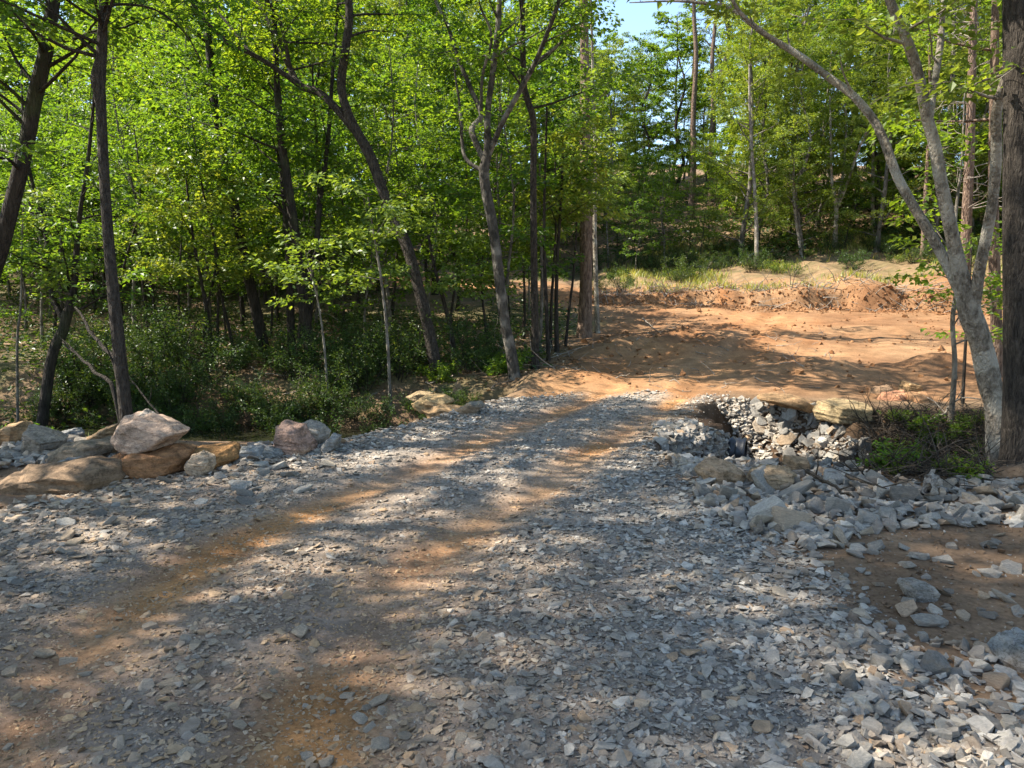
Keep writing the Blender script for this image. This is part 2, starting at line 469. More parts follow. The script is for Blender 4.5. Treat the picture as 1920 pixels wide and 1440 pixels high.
def soil_colour(x, y):
    g = sstep(-0.25, 0.35, gravel_sd(x, y))
    d = sstep(-0.5, 0.5, dirt_sd(x, y))
    t = tracks(x, y) * (0.75 + 0.9 * fbm(x * 1.1, y * 1.1, 61, 3))
    t = np.clip(t, 0, 1)
    n = np.clip(0.5 + fbm(x * 0.6, y * 0.6, 91, 4), 0, 1)
    n2 = np.clip(0.5 + 0.9 * fbm(x * 2.7, y * 2.7, 95, 4), 0, 1)
    def L(a, b, k):
        return np.array(a)[None] * (1 - k[:, None]) + np.array(b)[None] * k[:, None]
    forest = L((0.13, 0.085, 0.05), (0.22, 0.15, 0.09), n2)
    green = sstep(0.5, 0.75, n) * (1 - sstep(20, 60, y)) * sstep(13.5, 15.5, y) * 0.5
    forest = forest * (1 - green[:, None]) + np.array((0.07, 0.10, 0.03))[None] * green[:, None]
    dirt = L((0.20, 0.085, 0.031), (0.30, 0.16, 0.072), n)
    dirt = dirt * (0.72 + 0.56 * np.clip(0.5 + fbm(x * 2.2, y * 3.5, 98, 4), 0, 1))[:, None]
    streak = np.clip(0.5 + 1.1 * fbm(road_u(x, y) * 0.3, road_v(x, y) * 2.2, 97, 3), 0, 1)
    dirt = dirt * (1 - 0.5 * streak[:, None]) + np.array((0.30, 0.19, 0.105))[None] * 0.5 * streak[:, None]
    haul = 1 - sstep(0.9, 2.0, dist_poly(x, y, HAUL) + 0.5 * fbm(x * 0.9, y * 0.9, 64, 3))
    brown = L((0.155, 0.085, 0.044), (0.245, 0.15, 0.08), n)
    brown = brown * (0.75 + 0.5 * np.clip(0.5 + fbm(x * 2.2, y * 3.5, 98, 4), 0, 1))[:, None]
    dirt = dirt * haul[:, None] * 1.08 + (0.45 * dirt + 0.55 * brown) * (1 - haul[:, None])
    # grassy, dry ground above the cut bank on the right
    over = y - bank_y(x)
    gr = sstep(0.6, 2.0, over) * sstep(2.5, 5, x) * (1 - sstep(9, 15, over))
    dry = L((0.115, 0.095, 0.045), (0.22, 0.145, 0.08), n2)
    fines = L((0.20, 0.175, 0.15), (0.30, 0.255, 0.205), n2)
    ruts = L((0.31, 0.145, 0.055), (0.43, 0.225, 0.09), n2)
    t = np.maximum(t, 0.25 * (1 - sstep(4.2, 7.0, y + 0.6 * x)) * sstep(1.2, -0.5, x) * sstep(-0.35, 0.2, fbm(x * 0.8, y * 0.8, 62, 3)))
    fines = fines * (1 - t[:, None]) + ruts * t[:, None]
    # bare brown earth beside the stone, right of the road and round the left boulders
    soil = L((0.15, 0.098, 0.06), (0.27, 0.175, 0.105), n2)
    near = (1 - sstep(8.5, 10.5, y))
    base = forest * (1 - near[:, None]) + soil * near[:, None]
    base = base * (1 - gr[:, None]) + dry * gr[:, None]
    base = base * (1 - d[:, None]) + dirt * d[:, None]
    tops = np.exp(-((over - 0.35) / 0.28) ** 2) * sstep(2.5, 4, x) * sstep(-0.1, 0.2, fbm(x * 0.7, y * 0.7, 36, 3))
    base = base * (1 - 0.8 * tops[:, None]) + np.array((0.11, 0.065, 0.035))[None] * 0.8 * tops[:, None]
    base = base * (1 - g[:, None]) + fines * g[:, None]
    # moist earth by creek and gully, colour darkened further for the hollow's shade
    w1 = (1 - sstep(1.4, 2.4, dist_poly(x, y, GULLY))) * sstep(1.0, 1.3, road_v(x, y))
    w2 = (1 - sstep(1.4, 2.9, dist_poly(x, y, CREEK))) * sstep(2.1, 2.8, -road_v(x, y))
    damp_shade = np.maximum(w1, w2)
    wet_shade = L((0.045, 0.028, 0.017), (0.10, 0.062, 0.036), n2)
    base = base * (1 - damp_shade[:, None]) + wet_shade * damp_shade[:, None]
    return base

gx = axis(-6.6, 6.6, 0.08, -260, 260, 1.045)
gy = np.concatenate([axis(1.8, 14.0, 0.075, -45, 13.9, 1.05), np.arange(14.1, 34, 0.13), axis(34, 34.05, 0.11, 34.2, 420, 1.04)])
gy = np.unique(gy)
gy = gy[np.concatenate([[True], np.diff(gy) > 0.03])]
GX, GY = np.meshgrid(gx, gy)
gxf, gyf = GX.ravel(), GY.ravel()
gz = H(gxf, gyf)
HG['x'], HG['y'], HG['z'] = gx, gy, gz.reshape(GX.shape)
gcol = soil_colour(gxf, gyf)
V = np.stack([gxf, gyf, gz], 1)
nx, ny = len(gx), len(gy)
ii = (np.arange(ny - 1)[:, None] * nx + np.arange(nx - 1)[None]).ravel()
Q = np.stack([ii, ii + 1, ii + nx + 1, ii + nx], 1)
cxy = V[Q].mean(1)
zone = np.zeros(len(Q), int)
zone[dirt_sd(cxy[:, 0], cxy[:, 1]) > 0] = 1
zone[gravel_sd(cxy[:, 0], cxy[:, 1]) > 0] = 2
for zi, nm in ((0, 'ground'), (1, 'dirt_road'), (2, 'gravel_road')):
    q = Q[zone == zi]
    used, inv = np.unique(q, return_inverse=True)
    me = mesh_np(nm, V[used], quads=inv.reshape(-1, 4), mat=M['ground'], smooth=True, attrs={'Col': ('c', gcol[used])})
    tag(link(nm, me), kind='structure')

# creek water in the hollow left of the causeway
wx = np.linspace(-30, -0.9, 60)
cyv = np.interp(wx, [p[0] for p in CREEK[::-1]], [p[1] for p in CREEK[::-1]])
wv = np.concatenate([np.stack([wx, cyv - 2.4, np.full(60, -0.80)], 1), np.stack([wx, cyv + 2.4, np.full(60, -0.80)], 1)])
wq = [(i, i + 1, 61 + i, 60 + i) for i in range(59)]
tag(link('creek_water', mesh_np('creek_water', wv, quads=wq, mat=M['water'])), kind='structure')

# ------------------------------------------------------------------ stones
def hull_template(rng, flat_=0.4, n=12, bevel=0.0, elong=1.5):
    bm = bmesh.new()
    for i in range(n):
        a = rng.uniform(0, 2 * math.pi)
        r = rng.uniform(0.75, 1.0)
        lay = rng.choice((-1, 1)) * rng.uniform(0.55, 1.0)
        k = 1.0 - 0.22 * rng.random()
        bm.verts.new((math.cos(a) * r * k * elong * 0.5 / 1.2, math.sin(a) * r * k * 0.5, lay * 0.5 * flat_))
    r = bmesh.ops.convex_hull(bm, input=bm.verts)
    junk = [e for e in bm.verts if not e.link_faces]
    bmesh.ops.delete(bm, geom=junk, context='VERTS')
    if bevel:
        bmesh.ops.dissolve_limit(bm, angle_limit=math.radians(14), verts=bm.verts, edges=bm.edges)
        bmesh.ops.bevel(bm, geom=list(bm.edges), offset=bevel, segments=1, affect='EDGES', clamp_overlap=True)
    bmesh.ops.triangulate(bm, faces=bm.faces)
    bmesh.ops.recalc_face_normals(bm, faces=bm.faces)
    bm.verts.index_update()
    v = np.array([p.co[:] for p in bm.verts]); f = np.array([[q.index for q in p.verts] for p in bm.faces])
    bm.free()
    return v, f

def rot_mats(rz, tx, ty):
    cz, sz = np.cos(rz), np.sin(rz); ca, sa = np.cos(tx), np.sin(tx); cb, sb = np.cos(ty), np.sin(ty)
    n = len(rz); o = np.zeros(n); e = np.ones(n)
    Rz = np.stack([np.stack([cz, -sz, o], 1), np.stack([sz, cz, o], 1), np.stack([o, o, e], 1)], 1)
    Rx = np.stack([np.stack([e, o, o], 1), np.stack([o, ca, -sa], 1), np.stack([o, sa, ca], 1)], 1)
    Ry = np.stack([np.stack([cb, o, sb], 1), np.stack([o, e, o], 1), np.stack([-sb, o, cb], 1)], 1)
    return Rx @ Ry @ Rz

PAL = np.array([(0.25, 0.234, 0.205), (0.325, 0.304, 0.264), (0.40, 0.373, 0.322), (0.165, 0.155, 0.137), (0.36, 0.31, 0.24), (0.29, 0.275, 0.24), (0.34, 0.235, 0.15)])
PW = np.array([0.25, 0.23, 0.09, 0.16, 0.11, 0.12, 0.04])
def stone_colours(nr, x, y, dirtiness):
    c = PAL[nr.choice(len(PAL), len(x), p=PW)] * nr.uniform(0.8, 1.2, (len(x), 1))
    tan = np.array((0.38, 0.235, 0.115))[None] * nr.uniform(0.7, 1.25, (len(x), 1))
    k = np.clip(dirtiness * nr.uniform(0.55, 1.15, len(x)), 0, 0.9)[:, None]
    return c * (1 - k) + tan * k

def scatter_mesh(name, nr, pts, size, tmpl, tilt, dirtiness, lift=0.13):
    """many small stones as one mesh"""
    n = len(pts)
    which = nr.integers(0, len(tmpl), n)
    z = HQ(pts[:, 0], pts[:, 1])
    R = rot_mats(nr.uniform(0, 6.283, n), nr.normal(0, 1, n) * tilt, nr.normal(0, 1, n) * tilt)
    col = stone_colours(nr, pts[:, 0], pts[:, 1], dirtiness)
    VV, TT, CC = [], [], []; off = 0
    for k, (tv, tf) in enumerate(tmpl):
        s = np.where(which == k)[0]
        if not len(s):
            continue
        lv = tv[None] * size[s][:, None, None] * nr.uniform(0.8, 1.2, (len(s), 1, 3))
        w = np.einsum('nij,nvj->nvi', R[s], lv)
        w[:, :, 0] += pts[s, 0][:, None]; w[:, :, 1] += pts[s, 1][:, None]
        w[:, :, 2] += (z[s] + size[s] * lift * (0.25 + 0.75 * (1 - np.clip(dirtiness[s], 0, 1))))[:, None]
        VV.append(w.reshape(-1, 3))
        TT.append((tf[None] + off + (np.arange(len(s)) * len(tv))[:, None, None]).reshape(-1, 3))
        CC.append(np.repeat(col[s], len(tv), 0))
        off += len(s) * len(tv)
    return mesh_np(name, np.concatenate(VV), tris=np.concatenate(TT), mat=M['gravel'], attrs={'Col': ('c', np.concatenate(CC))})

rng = random.Random(7)
nr = np.random.default_rng(7)
T_small = [hull_template(rng, 0.27, 7) for _ in range(14)]
T_grit = [hull_template(rng, 0.5, 6) for _ in range(10)]
T_mid = [hull_template(rng, 0.24, 11) for _ in range(16)]

def dirt_of(x, y):
    t = tracks(x, y)
    patch = sstep(0.05, 0.45, fbm(x * 0.5 + 7, y * 0.5, 131, 3))
    front = (1 - sstep(4.2, 7.0, y + 0.6 * x)) * sstep(1.4, -0.5, x) * 0.42
    return np.clip(t * 1.0 + 0.20 * patch + front + 0.06, 0, 0.95)

# loose crushed stone, far too many to count
N = 375000
py = 1.5 + 11.5 * nr.uniform(0, 1, N) ** 1.45; px = np.clip(py * 0.8 + 0.8, 0, 7.5) * nr.uniform(-1, 1, N)
px2 = nr.uniform(-7, 4, 5000); py2 = nr.uniform(-5, 1.5, 5000)
px = np.concatenate([px, px2]); py = np.concatenate([py, py2])
sd = gravel_sd(px, py)
tr = tracks(px, py)
clump = fbm(px * 0.9, py * 0.9, 141, 3)
front_bare = (1 - sstep(2.6, 4.2, py)) * sstep(0.35, -0.25, fbm(px * 0.7, py * 0.7, 17, 3))
dens = sstep(-0.35, 0.15, sd) * (1 - 0.18 * tr) * (0.85 + 0.5 * clump) * (1 - 0.35 * front_bare)
keep = nr.uniform(0, 1, len(px)) < dens * 0.60
P2 = np.stack([px[keep], py[keep]], 1)
edge = 1 - sstep(0.0, 1.1, sd[keep])
size = nr.lognormal(math.log(0.022), 0.50, len(P2)) * (1 - 0.38 * tr[keep]) * (1 + (0.75 - 0.45 * sstep(-0.5, 1.0, P2[:, 0])) * edge)
size = np.clip(size, 0.013, 0.085 + 0.03 * edge)
dd = dirt_of(P2[:, 0], P2[:, 1])
big = size > 0.040
g1 = scatter_mesh('gravel_small', nr, P2[~big], size[~big], T_small, 0.22, dd[~big])
tag(link('crushed_gravel', g1), 'grey and tan crushed stone chips covering the road surface', 'gravel', kind='stuff')
g2 = scatter_mesh('gravel_large', nr, P2[big], size[big], T_mid, 0.25, dd[big])
tag(link('crushed_stone', g2), 'flat grey stone flakes spread thickly over the road', 'gravel', kind='stuff')
# grit and thin scatter on the bare earth
N = 54000
px = nr.uniform(-7, 6, N); py = 1.6 + 9 * nr.uniform(0, 1, N) ** 1.6
sd = gravel_sd(px, py)
keep = nr.uniform(0, 1, N) < (0.85 * sstep(-0.2, 0.2, sd) + 0.45 * sstep(-4.5, -0.2, sd))
P3 = np.stack([px[keep], py[keep]], 1)
s3 = np.clip(nr.lognormal(math.log(0.012), 0.4, len(P3)), 0.006, 0.035)
tag(link('grit', scatter_mesh('grit', nr, P3, s3, T_grit, 0.4, dirt_of(P3[:, 0], P3[:, 1]) + 0.1)), 'fine grit and crumbs between the larger stones', 'grit', kind='stuff')

# ---- stones one can pick out
def stone_mesh_list(name, seed, n, fl, pts, bevel, el=1.4):
    r = random.Random(seed)
    out = []
    for i in range(n):
        v, f = hull_template(r, fl * r.uniform(0.8, 1.3), pts, bevel, el * r.uniform(0.85, 1.25))
        out.append(mesh_np(name, v, tris=f, mat=M['stone']))
    return out
SM_slab = stone_mesh_list('slab_stone', 3, 14, 0.27, 14, 0.03)
SM_block = stone_mesh_list('block_stone', 4, 16, 0.62, 15, 0.03)

def put_stone(name, mesh, x, y, s, label, cat, group, col, tilt=0.2, lift=0.18, r=rng, z=None):
    n = Vector(normal_at(x, y))
    q = Vector((0, 0, 1)).rotation_difference(n).to_matrix()
    R = q @ Matrix.Rotation(r.gauss(0, tilt), 3, 'X') @ Matrix.Rotation(r.gauss(0, tilt), 3, 'Y') @ Matrix.Rotation(r.uniform(0, 6.28), 3, 'Z')
    o = link(name, mesh)
    o.scale = (s * r.uniform(0.85, 1.2), s * r.uniform(0.8, 1.1), s * r.uniform(0.8, 1.2))
    o.rotation_euler = R.to_euler()
    o.location = (x, y, (h1(x, y) if z is None else z) + s * lift)
    o.color = (*col, 1)
    return tag(o, label, cat, group)

PNAME = ['grey', 'light grey', 'pale', 'dark grey', 'tan', 'brownish grey', 'rusty']
def pick_col(r, dirty=0.0):
    k = r.choices(range(len(PAL)), weights=PW)[0]
    c = PAL[k] * r.uniform(0.85, 1.2)
    c = c * 0.88
    r.cname = PNAME[k] if dirty < 0.5 else 'tan'
    t = np.array((0.38, 0.28, 0.18)) * r.uniform(0.8, 1.15)
    return tuple(float(a) for a in (c * (1 - dirty) + t * dirty))

# ---- key boulders
def outline_boulder(name, label, cat, outline, depth, seed, col, Y=None, front=0.62, back=0.7, rough=0.022, layered=0.024, shift=0.0, group=None, sinkm=0.0):
    """a stone whose outline is known: hull of the outline ring with a smaller near and far face, broken up by noise"""
    o = np.array(outline, float)
    foot = o[o[:, 1].argmax()]
    if Y is None:
        Y = ground_at(float(o[:, 0].mean()), float(foot[1]))[1] + depth * 0.35
    ring = np.array([at(a, b, Y) for a, b in o])
    c = ring.mean(0)
    r = random.Random(seed)
    pts = []
    for p in ring:
        q = p - c
        pts.append(p)
        k = front * r.uniform(0.8, 1.15)
        f_ = c + q * k; f_[1] -= depth * 0.5 * r.uniform(0.8, 1.1); f_[2] = c[2] + q[2] * (k if q[2] > 0 else 0.95)
        pts.append(f_)
        k = back * r.uniform(0.8, 1.15)
        b_ = c + q * k; b_[1] += depth * 0.5 * r.uniform(0.8, 1.1); b_[2] = c[2] + q[2] * (k if q[2] > 0 else 0.95)
        pts.append(b_)
    bm = bmesh.new()
    for p in pts:
        bm.verts.new(tuple(p - c))
    bmesh.ops.convex_hull(bm, input=bm.verts)
    bmesh.ops.delete(bm, geom=[v for v in bm.verts if not v.link_faces], context='VERTS')
    w = ring[:, 0].max() - ring[:, 0].min()
    bmesh.ops.dissolve_limit(bm, angle_limit=math.radians(8), verts=bm.verts, edges=bm.edges)
    bmesh.ops.bevel(bm, geom=list(bm.edges), offset=w * 0.009, segments=1, affect='EDGES', clamp_overlap=True)
    bmesh.ops.triangulate(bm, faces=bm.faces)
    for _ in range(6):
        long_ = [e for e in bm.edges if e.calc_length() > w * 0.055]
        if not long_:
            break
        bmesh.ops.subdivide_edges(bm, edges=long_, cuts=1)
        bmesh.ops.triangulate(bm, faces=bm.faces)
    bmesh.ops.recalc_face_normals(bm, faces=bm.faces)
    bm.normal_update()
    co = np.array([v.co[:] for v in bm.verts]); nm = np.array([v.normal[:] for v in bm.verts])
    bm.verts.index_update()
    f = np.array([[q.index for q in p.verts] for p in bm.faces])
    bm.free()
    u = co / w
    d1 = fbm(u[:, 0] * 3 + u[:, 2] * 2.3, u[:, 1] * 3 - u[:, 2] * 3.1, seed, 3)
    d2 = fbm(u[:, 0] * 11 + u[:, 2] * 7.3, u[:, 1] * 11 - u[:, 2] * 9.1, seed + 4, 3)
    d3 = vnoise(u[:, 2] * 26 + u[:, 0] * 3, u[:, 0] * 1.5 + u[:, 1], seed + 8)
    co = co + nm * (w * (rough * 2.0 * d1 + rough * d2 + layered * d3 * 1.6))[:, None]
    me = mesh_np(name, co, tris=f, mat=M['boulder'], smooth=True)
    me.set_sharp_from_angle(angle=math.radians(17))
    c2 = c.copy(); c2[1] += shift; c2[2] -= sinkm
    ob = link(name, me, None, c2)
    ob.color = (col[0] * 0.88, col[1] * 0.81, col[2] * 0.72, 1)
    return tag(ob, label, cat, group)

M['boulder'] = mat_stone('boulder_rock', False, rust=0.85, scale=5.0, bdist=0.06, crack=True)
RUST = (0.37, 0.20, 0.10); TAN = (0.40, 0.30, 0.19); PALE = (0.50, 0.45, 0.40); BLUE = (0.29, 0.31, 0.32); BRN = (0.25, 0.18, 0.12)
OB = outline_boulder
slab = OB('flat_boulder', 'long rust orange flat slab carrying the pale boulder', 'boulder', [(192, 862), (225, 844), (262, 836), (330, 836), (356, 846), (350, 878), (300, 894), (255, 893), (212, 880)], 0.75, 21, RUST)
SY = slab.location.y
OB('boulder', 'large pale boulder with rusty face perched on the orange slab', 'boulder', [(210, 820), (222, 800), (236, 783), (262, 775), (292, 779), (330, 792), (355, 808), (342, 821), (318, 833), (270, 842), (232, 846), (216, 832)], 0.5, 22, (0.52, 0.40, 0.32), Y=SY + 0.05)
OB('rock', 'small pale rock sitting on top of the big pale boulder', 'rock', [(252, 788), (260, 774), (274, 766), (290, 776), (294, 788), (272, 796)], 0.2, 23, PALE, Y=SY + 0.05)
OB('flat_boulder', 'ochre slab end poking out beside the small striped block', 'boulder', [(340, 842), (390, 833), (436, 835), (450, 858), (432, 872), (380, 878), (350, 876)], 0.6, 24, (0.38, 0.215, 0.09), Y=SY + 0.35)
OB('rock', 'small cream striped block leaning on the orange slab', 'rock', [(346, 872), (361, 852), (382, 843), (399, 856), (402, 872), (393, 889), (370, 893), (350, 884)], 0.3, 25, (0.52, 0.42, 0.32), layered=0.03)
OB('flat_boulder', 'broad brown earth covered slab lying in front of the rock heap', 'boulder', [(-10, 905), (55, 870), (150, 864), (215, 876), (230, 895), (207, 916), (120, 922), (40, 922)], 0.8, 26, BRN)
OB('rock', 'tan rounded rock at the end of the rock heap', 'rock', [(-8, 812), (18, 793), (45, 789), (56, 812), (44, 834), (2, 838)], 0.4, 27, (0.40, 0.29, 0.17))
OB('rock', 'grey pointed rock with pale top in the rock heap', 'rock', [(48, 830), (57, 795), (73, 799), (100, 812), (120, 824), (104, 854), (52, 856)], 0.45, 28, (0.36, 0.32, 0.27))
OB('rock', 'blue grey wedge rock behind the heap', 'rock', [(116, 808), (142, 801), (156, 812), (150, 826), (120, 826)], 0.25, 29, BLUE)
OB('flat_boulder', 'greyish tan slab between the rock heap and the orange slab', 'boulder', [(86, 852), (130, 829), (195, 824), (224, 836), (208, 858), (160, 870), (105, 868)], 0.6, 30, (0.30, 0.245, 0.18))
OB('flat_boulder', 'tilted tan slab behind the pale boulder', 'boulder', [(160, 822), (198, 800), (226, 792), (224, 826), (180, 832)], 0.4, 31, (0.33, 0.235, 0.14))
OB('flat_boulder', 'low grey slab half sunk in gravel below the rock heap', 'boulder', [(95, 870), (130, 858), (170, 862), (175, 874), (120, 884)], 0.4, 32, BLUE)
OB('rock', 'low blue slab near the ochre slab end', 'rock', [(440, 858), (455, 838), (490, 836), (502, 850), (470, 864)], 0.35, 33, BLUE)
OB('boulder', 'pinkish brown boulder at the gravel edge above the pool', 'boulder', [(511, 840), (519, 802), (536, 786), (570, 795), (590, 822), (597, 843), (565, 851), (530, 850)], 0.5, 34, (0.42, 0.29, 0.235))
OB('boulder', 'pale grey boulder leaning against the pinkish one', 'boulder', [(560, 795), (582, 787), (610, 799), (618, 814), (604, 842), (575, 842)], 0.45, 35, (0.40, 0.37, 0.33))
OB('rock', 'blue grey wedge stone at the gravel edge', 'rock', [(596, 842), (626, 811), (641, 815), (634, 838), (614, 848)], 0.25, 36, BLUE)
OB('rock', 'flat grey stone at the foot of the pinkish boulder', 'rock', [(478, 852), (500, 838), (524, 842), (532, 852), (500, 860)], 0.3, 37, BLUE)
OB('flat_boulder', 'yellowish slab jutting over the creek bank', 'boulder', [(770, 756), (800, 742), (836, 739), (852, 752), (825, 764), (778, 770)], 0.7, 38, (0.46, 0.345, 0.19), layered=0.03, Y=11.6)
OB('flat_boulder', 'tan slab just below the yellowish slab', 'boulder', [(786, 768), (830, 758), (866, 762), (860, 784), (812, 794)], 0.6, 39, (0.40, 0.28, 0.16), layered=0.03, Y=11.2)
OB('rock', 'upright pale stone above the creek slabs', 'rock', [(846, 744), (851, 720), (860, 714), (867, 728), (866, 746)], 0.2, 40, TAN)
OB('rock', 'grey slab at the end of the creek slabs', 'rock', [(850, 772), (880, 754), (905, 752), (910, 760), (880, 778)], 0.4, 41, (0.24, 0.235, 0.21))
OB('flat_boulder', 'small brown slab upslope of the creek slabs', 'boulder', [(760, 744), (785, 733), (812, 736), (808, 748), (775, 752)], 0.4, 42, (0.33, 0.26, 0.16), Y=12.4)
OB('flat_boulder', 'big flat tan slab above the grey stone bank', 'boulder', [(1528, 772), (1545, 752), (1600, 747), (1630, 756), (1622, 780), (1560, 788), (1532, 785)], 0.9, 43, (0.42, 0.335, 0.20), Y=11.4)
OB('flat_boulder', 'long thin brown slab at the end of the gravel', 'boulder', [(1420, 746), (1440, 739), (1500, 744), (1535, 758), (1530, 768), (1470, 762)], 0.7, 44, (0.34, 0.23, 0.13), Y=12.0)
OB('boulder', 'reddish boulder on the dirt beyond the gully', 'boulder', [(1643, 750), (1658, 734), (1695, 730), (1704, 745), (1688, 764), (1650, 763)], 0.5, 45, (0.46, 0.24, 0.15), Y=12.2)
OB('boulder', 'orange brown boulder next to the reddish one', 'boulder', [(1684, 762), (1698, 739), (1735, 734), (1748, 755), (1730, 772)], 0.6, 46, (0.38, 0.22, 0.12), Y=12.0)
OB('boulder', 'dull brown boulder behind the reddish one', 'boulder', [(1622, 748), (1640, 725), (1668, 720), (1680, 738), (1650, 756)], 0.5, 47, (0.26, 0.18, 0.12), Y=12.9)
OB('rock', 'tan rock behind the orange brown boulder', 'rock', [(1684, 735), (1695, 714), (1722, 720), (1728, 736)], 0.4, 48, (0.36, 0.25, 0.14), Y=13.3)
OB('boulder', 'tan boulder in front of the culvert mouth', 'boulder', [(1300, 878), (1320, 862), (1350, 859), (1390, 877), (1404, 894), (1372, 912), (1318, 908)], 0.45, 49, (0.42, 0.31, 0.21))
OB('boulder', 'squarish tan boulder beside the culvert boulder', 'boulder', [(1398, 908), (1411, 880), (1440, 873), (1480, 877), (1494, 892), (1452, 914), (1410, 920)], 0.45, 50, (0.43, 0.33, 0.22))
OB('boulder', 'small square tan block low in the gully', 'boulder', [(1468, 884), (1474, 855), (1510, 857), (1517, 868), (1507, 890)], 0.3, 51, (0.38, 0.27, 0.17))
OB('boulder', 'pale squared block topping the stone ridge by the big trunk', 'boulder', [(1846, 916), (1854, 893), (1890, 889), (1897, 905), (1889, 922), (1860, 926)], 0.28, 52, (0.50, 0.47, 0.42), Y=6.5)
OB('boulder', 'squared grey block right under the pale one on the ridge', 'boulder', [(1836, 930), (1846, 918), (1888, 920), (1886, 955), (1842, 960)], 0.32, 56, (0.38, 0.36, 0.33), Y=6.42)
OB('rock', 'rounded grey stone perched on the bare earth', 'rock', [(1690, 1100), (1700, 1092), (1735, 1090), (1754, 1102), (1750, 1118), (1720, 1126), (1698, 1122)], 0.2, 53, (0.31, 0.30, 0.28), front=0.75, back=0.75)
OB('flat_boulder', 'blue slab tipped against the stones at the edge of the bare earth', 'boulder', [(1868, 1232), (1900, 1210), (1960, 1195), (1965, 1235), (1880, 1262)], 0.3, 54, BLUE)

# ---- riprap: 300 individual stones in four heaps
def heap(n, poly_px, wmin, wmax, label, group, seed, dirty=0.05, tilt=0.42, block=0.4, layers=0.25):
    r = random.Random(seed)
    poly = poly_px
    xs = [p[0] for p in poly]; ys = [p[1] for p in poly]
    k = 0; placed = []
    tries = 0
    while k < n and tries < 6000:
        tries += 1
        a, b = r.uniform(min(xs), max(xs)), r.uniform(min(ys), max(ys))
        if signed_poly(np.array([a]), np.array([b]), poly)[0] < 0:
            continue
        g = ground_at(a, b, 40)
        w = (wmin + (wmax - wmin) * r.random() ** 1.8) / F * g[1]
        if any((g[0] - q[0]) ** 2 + (g[1] - q[1]) ** 2 < (0.40 * (w + q[2])) ** 2 for q in placed):
            if r.random() > layers * 0.2:
                continue
        placed.append((g[0], g[1], w))
        mesh = r.choice(SM_block) if r.random() < block else r.choice(SM_slab)
        col = pick_col(r, dirty if r.random() < 0.85 else 0.7)
        fr = (w / g[1] * F - wmin) / (wmax - wmin)
        lab = ('big ' if fr > 0.55 else 'small ' if fr < 0.18 else 'middling ') + r.cname + (' blocky ' if mesh in SM_block else ' slab ') + label
        put_stone('riprap_stone', mesh, g[0], g[1], w, lab, 'stone', group, col, tilt, 0.14 + 0.1 * r.random(), r)
        k += 1
    return k
heap(106, [(1400, 758), (1545, 772), (1560, 790), (1620, 840), (1625, 895), (1560, 900), (1480, 862), (1420, 800)], 18, 42,
     'stone on the slope below the flat tan slab', 'stones lining the far gully bank', 101, 0.04)
heap(34, [(1232, 800), (1300, 810), (1350, 840), (1365, 875), (1290, 885), (1240, 850)], 14, 38,
     'stone on the road shoulder beside the culvert mouth', 'stones around the culvert mouth', 102, 0.05)
heap(122, [(1290, 890), (1400, 905), (1500, 892), (1640, 905), (1750, 905), (1925, 900), (1925, 985), (1800, 985), (1640, 990), (1560, 1025), (1470, 1020), (1400, 985), (1320, 945)], 22, 78,
     'stone in the long ridge before the gully', 'stones of the ridge beside the bare earth', 103, 0.12)
heap(44, [(1560, 1185), (1650, 1190), (1780, 1200), (1925, 1260), (1925, 1445), (1560, 1445), (1500, 1400), (1620, 1330), (1560, 1260)], 20, 66,
     'stone heaped along the lower edge of bare earth', 'stones below the bare earth', 104, 0.06, 0.3, 0.35)
# smaller broken stone filling between the big ones
def infill(n, poly_px, smin, smax, seed):
    q = np.random.default_rng(seed); out = []
    xs = [p[0] for p in poly_px]; ys = [p[1] for p in poly_px]
    a = q.uniform(min(xs), max(xs), n * 3); b = q.uniform(min(ys), max(ys), n * 3)
    ok = signed_poly(a, b, poly_px) > 0
    for aa, bb in list(zip(a[ok], b[ok]))[:n]:
        g = ground_at(aa, bb, 40); out.append((g[0], g[1]))
    out = np.array(out)
    return out, q.uniform(smin, smax, len(out))
FI = [infill(170, [(1336, 752), (1395, 750), (1425, 832), (1395, 838), (1362, 790)], 0.06, 0.15, 9),
      infill(200, [(1352, 750), (1400, 750), (1450, 790), (1470, 850), (1430, 862), (1405, 815), (1380, 780)], 0.05, 0.12, 7),
      infill(260, [(1285, 788), (1345, 812), (1400, 840), (1450, 858), (1460, 885), (1330, 872), (1290, 830)], 0.06, 0.17, 8),
      infill(480, [(1392, 752), (1545, 768), (1560, 788), (1622, 838), (1630, 905), (1540, 908), (1475, 868), (1432, 815), (1385, 775)], 0.05, 0.11, 1),
      infill(520, [(1225, 795), (1290, 792), (1340, 830), (1420, 875), (1480, 885), (1400, 915), (1290, 892), (1235, 850)], 0.05, 0.16, 2),
      infill(420, [(-60, 815), (60, 800), (150, 815), (230, 850), (220, 880), (60, 872), (-60, 895)], 0.04, 0.16, 5),
      infill(160, [(430, 850), (500, 832), (640, 822), (640, 840), (520, 858), (450, 872)], 0.05, 0.15, 6),
      infill(720, [(1280, 885), (1400, 900), (1500, 890), (1640, 902), (1750, 902), (1925, 900), (1925, 990), (1800, 990), (1640, 1000), (1560, 1035), (1470, 1030), (1400, 995), (1310, 950)], 0.05, 0.14, 3),
      infill(220, [(1520, 1190), (1650, 1195), (1780, 1205), (1925, 1265), (1925, 1445), (1500, 1445), (1480, 1400), (1600, 1330), (1540, 1260)], 0.035, 0.09, 4)]
FP = np.concatenate([f[0] for f in FI]); FS = np.concatenate([f[1] for f in FI])
tag(link('broken_stone', scatter_mesh('broken_stone', nr, FP, FS, [hull_template(rng, 0.36, 13) for _ in range(14)], 0.45, np.full(len(FP), 0.14), lift=0.22)), 'smaller broken grey stone filling the heaps and banks', 'rubble', kind='stuff')
